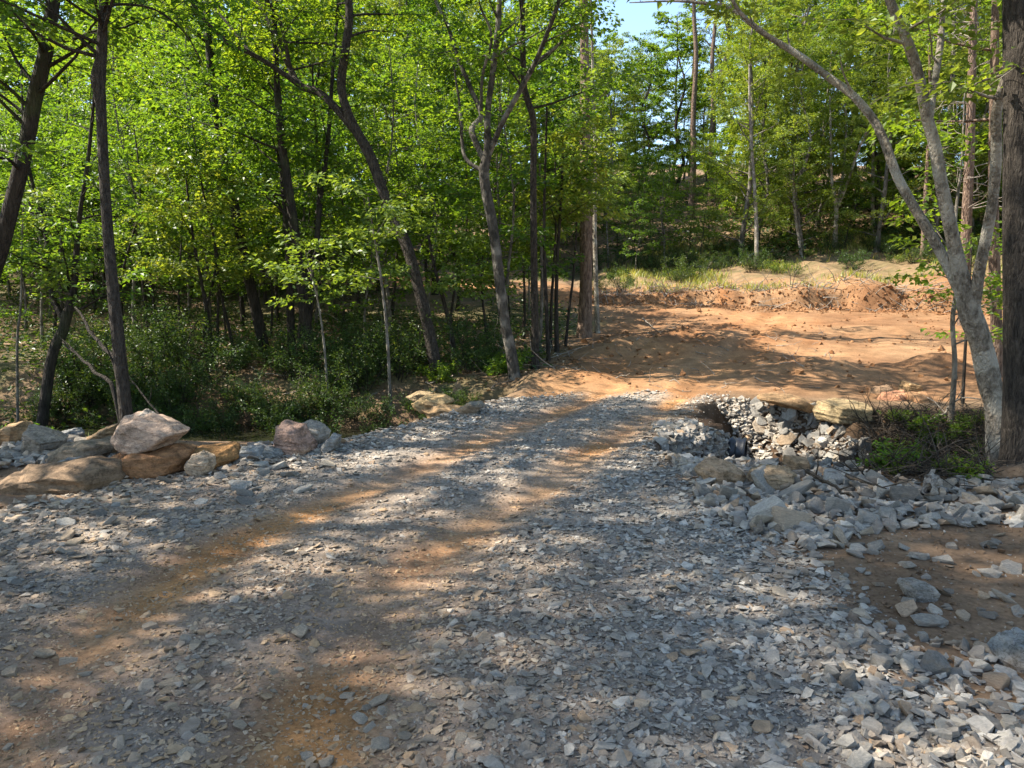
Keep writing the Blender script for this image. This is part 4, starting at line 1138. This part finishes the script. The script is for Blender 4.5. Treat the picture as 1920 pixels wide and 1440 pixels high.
# dead pine with bare side branches
def dead_pine():
    g = Grow(341); Y = 24.0
    st = [(1812, 420, 9), (1818, 300, 8), (1822, 150, 7), (1826, 0, 6), (1830, -200, 4), (1834, -420, 2)]
    f = at(1810, 560, Y); foot = np.array([f[0], f[1], h1(f[0], f[1])])
    pts = np.array([foot - np.array([0, 0, 0.2])] + [at(a, b, Y) for a, b, w in st]) - foot[None]
    rad = np.array([10.5] + [w for a, b, w in st]) / F * Y
    tt = np.linspace(0, len(pts) - 1, 30)
    pp = np.stack([np.interp(tt, range(len(pts)), pts[:, k]) for k in range(3)], 1)
    g.tube(pp, np.interp(tt, range(len(pts)), rad), 8)
    root = thing('dead_pine', 'dead pinkish pine with bare side branches behind the pale tree', 'tree', foot)
    link('trunk', g.trunk_mesh('dead_pine_trunk', M['bark_pine']), root)
    g2 = Grow(342)
    for i in range(46):
        t = g2.r.uniform(0.2, 0.98) * 29; k = int(t); p = pp[k]
        a = g2.r.uniform(0, 6.28); d = np.array([math.cos(a), math.sin(a), g2.r.uniform(-0.1, 0.5)])
        L = g2.r.uniform(0.6, 2.0); q = [p]
        for _ in range(5):
            d = d + g2.n.normal(0, 0.16, 3); d /= np.linalg.norm(d); q.append(q[-1] + d * L / 5)
        g2.tube(q, np.linspace(0.016, 0.004, 6), 4)
        for j in (2, 3, 4):
            e = d + g2.n.normal(0, 0.7, 3); e /= np.linalg.norm(e)
            g2.tube([q[j], q[j] + e * 0.3, q[j] + e * 0.55 + np.array([0, 0, 0.05])], [0.007, 0.005, 0.003], 3)
    link('branches', g2.trunk_mesh('dead_pine_branches', M['deadwood']), root)
dead_pine()

# ---- the wood: every tree its own object
PLACED = []
def free(x, y, dmin):
    return all((x - a) ** 2 + (y - b) ** 2 > dmin * dmin for a, b in PLACED)
def sow(n, kind, variants, zone, dmin, name, label, group, srange, seed, cat='tree'):
    r = random.Random(seed); k = tries = 0
    while k < n and tries < 4000:
        tries += 1
        y = r.uniform(zone[0], zone[1]); a = r.uniform(zone[2], zone[3]); x = a * y
        if dirt_sd(np.array([x]), np.array([y]))[0] > -0.5 or not free(x, y, dmin):
            continue
        if float(dist_poly(np.array([x]), np.array([y]), CREEK)[0]) < 1.6:
            continue
        PLACED.append((x, y))
        sc_ = r.uniform(*srange)
        m_ = 0.5 * (srange[0] + srange[1])
        big = 'taller ' if sc_ > m_ + 0.2 * (srange[1] - m_) else ('smaller ' if sc_ < m_ - 0.2 * (srange[1] - m_) else '')
        plant_tree(kind, r.choice(variants), x, y, name, big + label + ' behind the ' + landmark(x, y), cat, group, sc_, r=r)
        k += 1
# zones: y0, y1, then x/y slope left and right
sow(50, 'sapling', (0, 1, 2, 3, 4), (16.6, 30, -0.72, 0.05), 1.0, 'sapling', 'layered green sapling across the creek', 'saplings behind the creek', (0.75, 1.25), 401)
sow(12, 'edge', (1, 3), (25, 34, -0.72, -0.05), 2.0, 'understory_tree', 'bushy understory tree across the creek', 'understory trees behind the creek', (0.6, 0.9), 402)
sow(4, 'tall', (0, 1, 2), (24, 31, -0.60, 0.0), 3.4, 'tall_tree', 'leafy full grown tree across the creek', 'tall trees behind the creek', (0.8, 1.05), 403)
sow(34, 'edge', (0, 1, 2, 3), (37, 50, -0.9, 0.05), 2.2, 'clearing_tree', 'full crowned tree past the orange clearing', 'trees beyond the orange clearing', (0.9, 1.25), 404)
sow(40, 'tall', (0, 1, 2, 3), (46, 82, -0.95, 0.06), 3.0, 'far_tree', 'full grown tree deep in the far wood', 'tall trees of the far wood', (0.95, 1.3), 405)
sow(46, 'edge', (0, 2, 0, 2, 1), (36.5, 52, 0.235, 0.95), 2.0, 'hillside_tree', 'full crowned edge tree above the slope', 'trees at the wood edge above the slope', (0.75, 1.15), 406)
sow(34, 'tall', (2, 3, 3), (46, 80, 0.27, 0.95), 3.0, 'hillside_tall_tree', 'light green tree in the hillside wood', 'tall trees above the slope', (0.9, 1.25), 407)
sow(7, 'pine', (0, 1), (46, 80, 0.215, 0.7), 3.0, 'pine', 'thin pine in the hillside wood', 'pines above the slope', (0.85, 1.1), 408)
sow(22, 'edge', (0, 2, 3), (48, 76, 0.06, 0.26), 2.6, 'notch_tree', 'rounded tree below the gap of sky', 'trees under the gap of sky', (0.7, 0.88), 409)
sow(10, 'sapling', (0, 1, 2, 3), (36, 42, 0.14, 0.75), 1.2, 'slope_sapling', 'small leafy sapling on the grassy slope', 'saplings on the grassy slope', (0.45, 0.8), 410)
sow(5, 'sapling', (1, 2, 4), (15, 23, 0.62, 0.8), 1.4, 'bank_sapling', 'leafy sapling across the gully', 'saplings behind the pale tree', (0.8, 1.2), 411)
sow(4, 'edge', (0, 1, 3), (20, 30, 0.66, 0.95), 3.0, 'side_tree', 'green tree across the gully', 'trees behind the great trunk', (0.8, 1.1), 412)
sow(22, 'sapling', (0, 1, 2, 3, 4), (20, 36, -0.74, -0.25), 1.0, 'shaded_sapling', 'slim sapling in the sunny undergrowth', 'saplings beyond the forked tree', (0.7, 1.1), 413)
sow(34, 'sapling', (0, 1, 2, 3, 4), (38, 56, 0.08, 0.72), 1.3, 'hill_sapling', 'leafy sapling under the hillside trees', 'saplings in the hillside wood', (0.6, 1.0), 414)
sow(2, 'tall', (0, 1, 3), (17, 30, -0.98, -0.74), 3.0, 'flank_shade_tree', 'unseen leafy tree added for shade beyond the creek', 'unseen trees shading the wood', (0.8, 0.95), 415)  # unseen trees past the left edge, added to shade the low understory
sow(14, 'sapling', (0, 1, 2, 3, 4), (14.8, 32, -1.35, -0.72), 1.3, 'flank_sapling', 'layered sapling at the open flank of the wood', 'saplings on the flank of the wood', (0.8, 1.15), 416)
sow(9, 'edge', (0, 1, 2, 3), (17, 34, -1.45, -0.78), 2.6, 'flank_bush_tree', 'low bushy tree at the flank of the wood', 'bushy trees on the flank of the wood', (0.5, 0.75), 417)
sow(16, 'edge', (0, 1, 2, 3), (32, 62, -1.7, -0.92), 3.2, 'side_wood_tree', 'full crowned tree on the hillside beyond the wood', 'trees on the side hill', (0.8, 1.1), 418)
sow(8, 'edge', (0, 1, 2, 3), (24, 50, 0.97, 1.6), 3.2, 'side_hill_tree', 'full crowned tree on the hill past the gully', 'trees on the hill past the gully', (0.8, 1.1), 419)
# trees beside and behind the photographer, on the left of the road, whose crowns shade the stone
for i, (x, y, v, s) in enumerate([(-8.4, 4.5, 0, 0.95), (-9.5, 9.4, 1, 1.25), (-12.5, 6.3, 2, 1.05), (-9.0, -2.5, 1, 1.0), (-11.8, 1.6, 3, 1.1), (-15.5, -1.0, 1, 1.05), (8.5, 2.5, 0, 0.95), (11.5, 6.5, 2, 1.0)]):
    plant_tree('tall', v, x, y, 'roadside_tree', 'tall leafy tree shading the road beside the rock heap', 'tree', 'trees shading the road', s, 0.9 * i)

# ------------------------------------------------------------------ shrubs, undergrowth, grass
SHRUBS = []
def make_shrub(seed, h, n, leaf, mat, bark='bark_dark', ls=0.055):
    g = Grow(seed)
    P = dict(nbr=6.0, brlen=0.30, nleaf=26, leaf=ls, spread=0.12, lift=0.04, wander=0.2, flatz=0.8, tilt=0.6)
    for i in range(n):
        a = g.r.uniform(0, 6.28); o = g.r.uniform(0, 0.18)
        g.limb((math.cos(a) * o, math.sin(a) * o, -0.05), (math.cos(a) * g.r.uniform(0.2, 0.9), math.sin(a) * g.r.uniform(0.2, 0.9), 1.0), h * g.r.uniform(0.6, 1.15), 0.010, P, 4, 0.15)
    return g.trunk_mesh('shrub_stems', M[bark]), g.leaf_mesh('shrub_leaves', M[mat], 0.5)
for i in range(4):
    SHRUBS.append(make_shrub(500 + i, 0.8 + 0.15 * i, 11, 0, 'leaf_shrub'))
SHRUBS.append(make_shrub(510, 0.4, 9, 0, 'leaf_b', ls=0.07))
SHRUBS.append(make_shrub(511, 0.5, 8, 0, 'leaf_c', ls=0.06))
def shrub(v, x, y, s, label, group, name='shrub', r=rng):
    label = label + ' before the ' + landmark(x, y) if 'slope' not in label else label + ' below the ' + landmark(x, y)
    root = thing(name, label, 'shrub', (x, y, h1(x, y)), r.uniform(0, 6.28), group, s)
    link('stems', SHRUBS[v][0], root); link('leaves', SHRUBS[v][1], root)
r5 = random.Random(55)
for i in range(46):
    x = r5.uniform(-9.5, -0.6); y = r5.uniform(14.7, 16.6) if i % 3 else r5.uniform(15.5, 19)
    shrub(r5.choice((0, 1, 2, 3)), x, y, r5.uniform(0.75, 1.2), 'dense green shrub atop the creek bank', 'shrubs along the creek bank', r=r5)
for i in range(40):
    x = r5.uniform(-9.5, -1.0); y = float(np.interp(x, [-9, -4.5, -1.6], [14.6, 14.2, 13.6])) + r5.uniform(-0.25, 0.9)
    shrub(r5.choice((0, 1, 2)), x, y, r5.uniform(0.55, 0.95), 'shrub hanging over the creek pool', 'shrubs over the pool', 'overhanging_shrub', r=r5)
for i in range(16):
    x = r5.uniform(-12, -5.2); y = r5.uniform(9.8, 11.2)
    shrub(4, x, y, r5.uniform(0.5, 1.0), 'low leafy plant near the rock heap', 'low plants behind the rock heap', 'low_plant', r=r5)
for i in range(9):
    x = r5.uniform(-1.9, -0.6); y = r5.uniform(12.9, 14.5)
    shrub(r5.choice((0, 1)), x, y, r5.uniform(0.4, 0.7), 'small shrub where creek meets causeway', 'shrubs at the causeway', r=r5)
for i in range(12):
    x = r5.uniform(-1.8, 0.3); y = r5.uniform(15, 17.5)
    shrub(4, x, y, r5.uniform(0.6, 1.1), 'low green plant on the wood floor', 'low plants under the trees', 'low_plant', r=r5)
for i in range(30):
    a = r5.uniform(1640, 1860); b = r5.uniform(765, 895)
    g = ground_at(a, b, 40)
    shrub(r5.choice((4, 5)), g[0], g[1], r5.uniform(0.25, 0.6), 'straggly plant in the brushy gully', 'plants in the gully', 'gully_plant', r=r5)
for i in range(80):
    y = r5.uniform(32.2, 40); x = y * r5.uniform(0.1, 0.62)
    shrub(r5.choice((1, 2, 5)), x, y, r5.uniform(0.5, 1.3), 'bright green bush on the slope', 'bushes on the slope', 'slope_bush', r=r5)

def blades(name, pts, h, lean, seed, mat, label, cat, wid=0.010):
    n = len(pts); q = np.random.default_rng(seed)
    z = HQ(pts[:, 0], pts[:, 1])
    a = q.uniform(0, 6.283, n); hh = h * q.uniform(0.4, 1.2, n)
    b = np.stack([pts[:, 0], pts[:, 1], z - 0.02], 1)
    s = np.stack([-np.sin(a), np.cos(a), np.zeros(n)], 1) * (wid * q.uniform(0.6, 1.4, n))[:, None]
    f = np.stack([np.cos(a), np.sin(a), np.zeros(n)], 1) * (hh * lean * q.uniform(0.3, 1.5, n))[:, None]
    up = np.stack([np.zeros(n), np.zeros(n), hh], 1)
    v = np.stack([b - s, b + s, b + f * 0.4 + up * 0.6 + s * 0.7, b + f * 0.4 + up * 0.6 - s * 0.7, b + f + up], 1).reshape(-1, 3)
    i0 = np.arange(n) * 5
    quads = np.stack([i0, i0 + 1, i0 + 2, i0 + 3], 1); tris = np.stack([i0 + 3, i0 + 2, i0 + 4], 1)
    me = mesh_np(name, v, quads=quads, tris=tris, mat=M[mat], attrs={'rnd': ('f', np.repeat(q.uniform(0, 1, n), 5))})
    tag(link(name, me), label, cat, kind='stuff')
nq = np.random.default_rng(77)
N = 60000
yy = nq.uniform(30, 43, N); xx = yy * nq.uniform(0.09, 0.68, N)
ok = (yy - bank_y(xx) > 0.7) & (fbm(xx * 0.5, yy * 0.5, 88, 3) > nq.uniform(-0.1, 0.75, N))
blades('slope_grass', np.stack([xx[ok], yy[ok]], 1), 0.30, 0.6, 78, 'grass', 'yellow green grass and weeds on the slope above the cut bank', 'grass', 0.016)
N = 9000
xx = nq.uniform(-13, -4.6, N); yy = nq.uniform(9.6, 12.0, N)
ok = fbm(xx * 0.8, yy * 0.8, 89, 2) > -0.15
blades('bank_grass', np.stack([xx[ok], yy[ok]], 1), 0.20, 0.7, 79, 'leaf_shrub', 'dark low grass on the near creek bank', 'grass', 0.008)

N = 50000
xx = nq.uniform(-30, 2.5, N); yy = nq.uniform(13.6, 37, N)
ok = (dirt_sd(xx, yy) < -0.4) & ((yy > 15.5) | (xx < -6.5)) & (fbm(xx * 0.35, yy * 0.35, 83, 3) > -0.22) & (np.abs(xx) < 1.3 * yy)
def ground_cover(name, pts, size, hmax, seed, label):
    n = len(pts); q = np.random.default_rng(seed); g = Grow(seed)
    z = HQ(pts[:, 0], pts[:, 1]) + hmax * q.uniform(0.05, 1, n) ** 1.5
    g.lp.append(np.stack([pts[:, 0], pts[:, 1], z], 1)); a = q.normal(0, 1, (n, 3)); a[:, 2] *= 0.4
    g.la.append(a); g.ln.append(np.array([0, 0, 1.0])[None] + q.normal(0, 0.4, (n, 3))); g.ls.append(size * q.uniform(0.6, 1.4, n))
    tag(link(name, g.leaf_mesh(name, M['leaf_shrub'], 0.55)), label, 'plants', kind='stuff')
ground_cover('undergrowth', np.stack([xx[ok], yy[ok]], 1), 0.13, 0.45, 84, 'low leafy undergrowth covering the floor of the wood')
N = 26000
yy2 = nq.uniform(36.5, 58, N); xx2 = yy2 * nq.uniform(0.05, 0.7, N)
ok = fbm(xx2 * 0.3, yy2 * 0.3, 85, 3) > -0.1
ground_cover('hill_undergrowth', np.stack([xx2[ok], yy2[ok]], 1), 0.20, 0.8, 86, 'leafy undergrowth on the floor of the hillside wood')
# clods of earth on the dirt and along the cut bank
N = 5500
yy = 12.8 + 19 * nq.uniform(0, 1, N) ** 0.8; xx = yy * nq.uniform(0.0, 0.62, N)
bk = np.exp(-((yy - bank_y(xx) + 0.25) / 0.6) ** 2)
ok = (dirt_sd(xx, yy) > -0.3) & (nq.uniform(0, 1, N) < 0.30 * sstep(0.0, 0.4, fbm(xx * 0.7, yy * 0.9, 99, 3)) + 0.08 + bk)
xb = nq.uniform(3.0, 17, 2600); yb = bank_y(xb) + nq.normal(-0.1, 0.35, 2600)
CP = np.concatenate([np.stack([xx[ok], yy[ok]], 1), np.stack([xb, yb], 1)])
CS = np.clip(nq.lognormal(math.log(0.06), 0.5, len(CP)), 0.02, 0.24)
cm = scatter_mesh('clods', nq, CP, CS, [hull_template(rng, 0.7, 12) for _ in range(10)], 0.6, np.full(len(CP), 0.5), lift=0.12)
cc = soil_colour(CP[:, 0], CP[:, 1])
cm.materials.clear(); cm.materials.append(M['ground'])
va = np.empty(len(cm.vertices) * 3, np.float32); cm.vertices.foreach_get('co', va); va = va.reshape(-1, 3)
c4 = np.ones((len(va), 4), np.float32); kk = np.clip(0.5 + fbm(va[:, 0] * 1.1, va[:, 1] * 1.1, 47, 2), 0, 1)[:, None]
c4[:, :3] = np.array((0.19, 0.085, 0.035))[None] * (1 - kk) + np.array((0.28, 0.155, 0.075))[None] * kk
cm.attributes['Col'].data.foreach_set('color', c4.ravel())
tag(link('earth_clods', cm), 'crumbled orange earth clods on the dirt and along the cut bank', 'clods', kind='stuff')

N = 5200
xx = nq.uniform(1.2, 6.5, N); yy = nq.uniform(3.2, 7.4, N)
xl = nq.uniform(-9, -3.4, 1500); yl = nq.uniform(6.2, 10, 1500)
xx = np.concatenate([xx, xl]); yy = np.concatenate([yy, yl])
ok = (gravel_sd(xx, yy) < 0.05) & (fbm(xx * 1.2, yy * 1.2, 101, 3) > nq.uniform(-0.4, 0.3, len(xx)))
CP = np.stack([xx[ok], yy[ok]], 1); CS = np.clip(nq.lognormal(math.log(0.022), 0.45, len(CP)), 0.008, 0.07)
cm = scatter_mesh('crumbs', nq, CP, CS, [hull_template(rng, 0.7, 9) for _ in range(8)], 0.6, np.full(len(CP), 0.5), lift=0.14)
cm.materials.clear(); cm.materials.append(M['ground'])
va = np.empty(len(cm.vertices) * 3, np.float32); cm.vertices.foreach_get('co', va); va = va.reshape(-1, 3).astype(float)
c4 = np.ones((len(va), 4), np.float32); c4[:, :3] = soil_colour(va[:, 0], va[:, 1]) * 1.05
cm.attributes['Col'].data.foreach_set('color', c4.ravel())
tag(link('soil_crumbs', cm), 'crumbly brown soil lumps on the bare earth', 'clods', kind='stuff')

# fallen leaves on the forest floor and twigs
def litter(name, pts, size, seed, label):
    n = len(pts); q = np.random.default_rng(seed); g = Grow(seed)
    z = HQ(pts[:, 0], pts[:, 1]) + 0.012
    g.lp.append(np.stack([pts[:, 0], pts[:, 1], z], 1)); a = q.normal(0, 1, (n, 3)); a[:, 2] *= 0.25
    g.la.append(a); nn = np.array([0, 0, 1.0])[None] + q.normal(0, 0.35, (n, 3)); g.ln.append(nn); g.ls.append(size * q.uniform(0.6, 1.3, n))
    tag(link(name, g.leaf_mesh(name, M['litter'], 0.6)), label, 'leaves', kind='stuff')
M['litter'] = mat_leaf('dead_leaf', [(0.0, (0.10, 0.06, 0.03)), (0.6, (0.22, 0.14, 0.075)), (1.0, (0.34, 0.24, 0.14))], 0.15, (1.2, 1.0, 0.8))
xx = nq.uniform(-10, 1.5, 9000); yy = nq.uniform(14.6, 24, 9000)
ok = dirt_sd(xx, yy) < 0.3
litter('fallen_leaves', np.stack([xx[ok], yy[ok]], 1), 0.10, 81, 'brown fallen leaves on the floor of the wood')

# sticks
def stick(name, label, pts, r0, mat, group=None, twigs=3, seed=1):
    g = Grow(seed)
    pts = np.array(pts, float); base = pts[0].copy(); pts = pts - base[None]
    tt = np.linspace(0, len(pts) - 1, 12)
    pp = np.stack([np.interp(tt, range(len(pts)), pts[:, k]) for k in range(3)], 1) + g.n.normal(0, r0 * 0.4, (12, 3))
    g.tube(pp, np.linspace(r0, r0 * 0.35, 12), 7)
    for i in range(twigs):
        k = g.r.randint(3, 10); d = pp[k] - pp[k - 1]; d = d / np.linalg.norm(d) + g.n.normal(0, 0.6, 3); d /= np.linalg.norm(d)
        d[2] = abs(d[2]); L = g.r.uniform(0.2, 0.5)
        g.tube([pp[k], pp[k] + d * L * 0.5, pp[k] + d * L + g.n.normal(0, 0.04, 3)], [r0 * 0.4, r0 * 0.3, r0 * 0.12], 5)
    o = link(name, g.trunk_mesh(name, M[mat]), None, base)
    return tag(o, label, 'branch', group)
def gz_(px, py, up=0.0):
    g = ground_at(px, py, 40); g[2] += up; return g
stick('fallen_branch', 'dark broken branch lying across the stone ridge', [gz_(1512, 918, 0.16), gz_(1545, 938, 0.15), gz_(1598, 962, 0.12)], 0.022, 'wetwood', seed=2)
stick('fallen_branch', 'short dark stick beside the broken branch on the ridge', [gz_(1582, 918, 0.12), gz_(1625, 938, 0.14), gz_(1660, 946, 0.12)], 0.014, 'wetwood', seed=3)
stick('fallen_branch', 'stubby grey log end among the ridge stones', [gz_(1738, 948, 0.10), gz_(1745, 915, 0.14)], 0.05, 'deadwood', twigs=0, seed=4)
p = ground_at(1735, 792, 40)
stick('bare_branch', 'bleached bare branch arching over the gully from the pale tree', [at(1736, 792, p[1]), at(1770, 776, p[1]), at(1790, 752, p[1]), at(1805, 744, p[1] - 0.3), at(1838, 748, p[1] - 0.7)], 0.022, 'deadwood', seed=5)
for a, b, lab, Yy, rr, sd in (((140, 575), (222, 692), 'mossy dead pole leaning against the slim knobbly trunk', 12.2, 0.05, 6), ((118, 640), (214, 722), 'lower dead pole leaning towards the slim knobbly trunk', 12.6, 0.045, 7), ((238, 700), (302, 785), 'thin dead pole sloping down to the pool behind the pale boulder', 11.2, 0.02, 8)):
    q0 = at(b[0], b[1], Yy); q1 = at(a[0], a[1], Yy + 0.8)
    low = np.array([q0[0] + (q0[0] - q1[0]) * 0.2, q0[1] - 0.2, h1(q0[0] + 0.2, q0[1] - 0.2)])
    stick('leaning_pole', lab, [low, q0, (q0 + q1) / 2, q1], rr, 'bark_dark', twigs=2, seed=sd)
stick('fallen_log', 'pale fallen log lying on the grassy slope', [gz_(1388, 498, 0.1), gz_(1420, 484, 0.25), gz_(1450, 476, 0.2)], 0.09, 'deadwood', seed=9)
stick('fallen_log', 'thin grey log across the slope above the cut bank', [gz_(1290, 500, 0.12), gz_(1330, 512, 0.2)], 0.07, 'deadwood', seed=10)
stick('dirt_stick', 'thin pale stick lying on the dirt right of the tall pine', [gz_(1205, 600, 0.05), gz_(1240, 630, 0.05)], 0.02, 'deadwood', seed=11)

# tangled dead brush in the gully, and roots along the cut bank
def brush(name, label, n, pick, seed, L=(0.2, 0.7), rad=0.006, mat='wetwood', rise=0.35):
    g = Grow(seed)
    for i in range(n):
        x, y = pick(g.r)
        z = h1(x, y)
        d = g.n.normal(0, 1, 3); d[2] = abs(d[2]) * rise; d /= np.linalg.norm(d)
        l = g.r.uniform(*L); p = np.array([x, y, z + 0.02]); q = [p]
        for _ in range(3):
            d = d + g.n.normal(0, 0.3, 3); d /= np.linalg.norm(d); q.append(q[-1] + d * l / 3)
        g.tube(q, np.linspace(rad, rad * 0.3, 4) * g.r.uniform(0.6, 1.6), 3)
    tag(link(name, g.trunk_mesh(name, M[mat])), label, 'brush', kind='stuff')
def in_gully(r):
    return tuple(ground_at(r.uniform(1610, 1860), r.uniform(770, 900), 30)[:2])
brush('dead_brush', 'tangle of dark dead twigs in the gully', 1100, in_gully, 91)
def on_bank(r):
    x = r.uniform(3.5, 16)
    return x, float(bank_y(np.array([x]))[0]) + r.uniform(-0.4, 1.5)
brush('bank_roots', 'torn roots and twigs along the top of the cut bank', 420, on_bank, 92, (0.3, 1.2), 0.014, 'deadwood', 0.4)
def in_wood(r):
    return r.uniform(-9, 1.5), r.uniform(14.8, 24)
brush('wood_twigs', 'fallen twigs on the floor of the wood', 300, in_wood, 93, (0.3, 1.3), 0.010, 'deadwood', 0.15)
def on_dirt(r):
    y = r.uniform(13, 24)
    return y * r.uniform(0.05, 0.42), y
brush('dirt_twigs', 'broken twigs strewn over the churned dirt', 160, on_dirt, 94, (0.1, 0.5), 0.008, 'deadwood', 0.15)

# ------------------------------------------------------------------ culvert pipe
def culvert():
    m = np.array([*at(1398, 850, 9.7)])
    d = np.array([-0.92, 0.39, 0.03]); d /= np.linalg.norm(d)
    L, R = 4.3, 0.19
    s = np.linspace(0, L, 150)
    rr = R + 0.014 * np.sign(np.sin(s * 2 * math.pi / 0.075)) * np.abs(np.sin(s * 2 * math.pi / 0.075)) ** 0.6
    u = np.cross(d, [0, 0, 1.0]); u /= np.linalg.norm(u); w = np.cross(u, d)
    a = np.arange(28) * 2 * math.pi / 28
    def shell(rad, ss):
        return (ss[:, None, None] * d[None, None] + rad[:, None, None] * (np.cos(a)[None, :, None] * u[None, None] + np.sin(a)[None, :, None] * w[None, None])).reshape(-1, 3)
    def quads(k, off=0):
        i = (np.arange(k - 1)[:, None] * 28 + np.arange(28)[None]).ravel(); j = (np.arange(k - 1)[:, None] * 28 + (np.arange(28) + 1)[None] % 28).ravel()
        return np.stack([i, j, j + 28, i + 28], 1) + off
    root = thing('culvert_pipe', 'black corrugated plastic culvert pipe poking out under the road', 'pipe', m)
    link('shell', mesh_np('pipe_shell', shell(rr, s), quads=quads(150), mat=M['pipe'], smooth=True), root)
    link('liner', mesh_np('pipe_liner', shell(np.full(20, R - 0.025), np.linspace(0.002, L, 20)), quads=quads(20), mat=M['pipe'], smooth=True), root)
    rim = np.stack([shell(np.array([rr[0]]), np.array([0.0])), shell(np.array([R - 0.025]), np.array([0.0]))], 0).reshape(-1, 3)
    link('rim', mesh_np('pipe_rim', rim, quads=quads(2), mat=M['pipe']), root)
culvert()
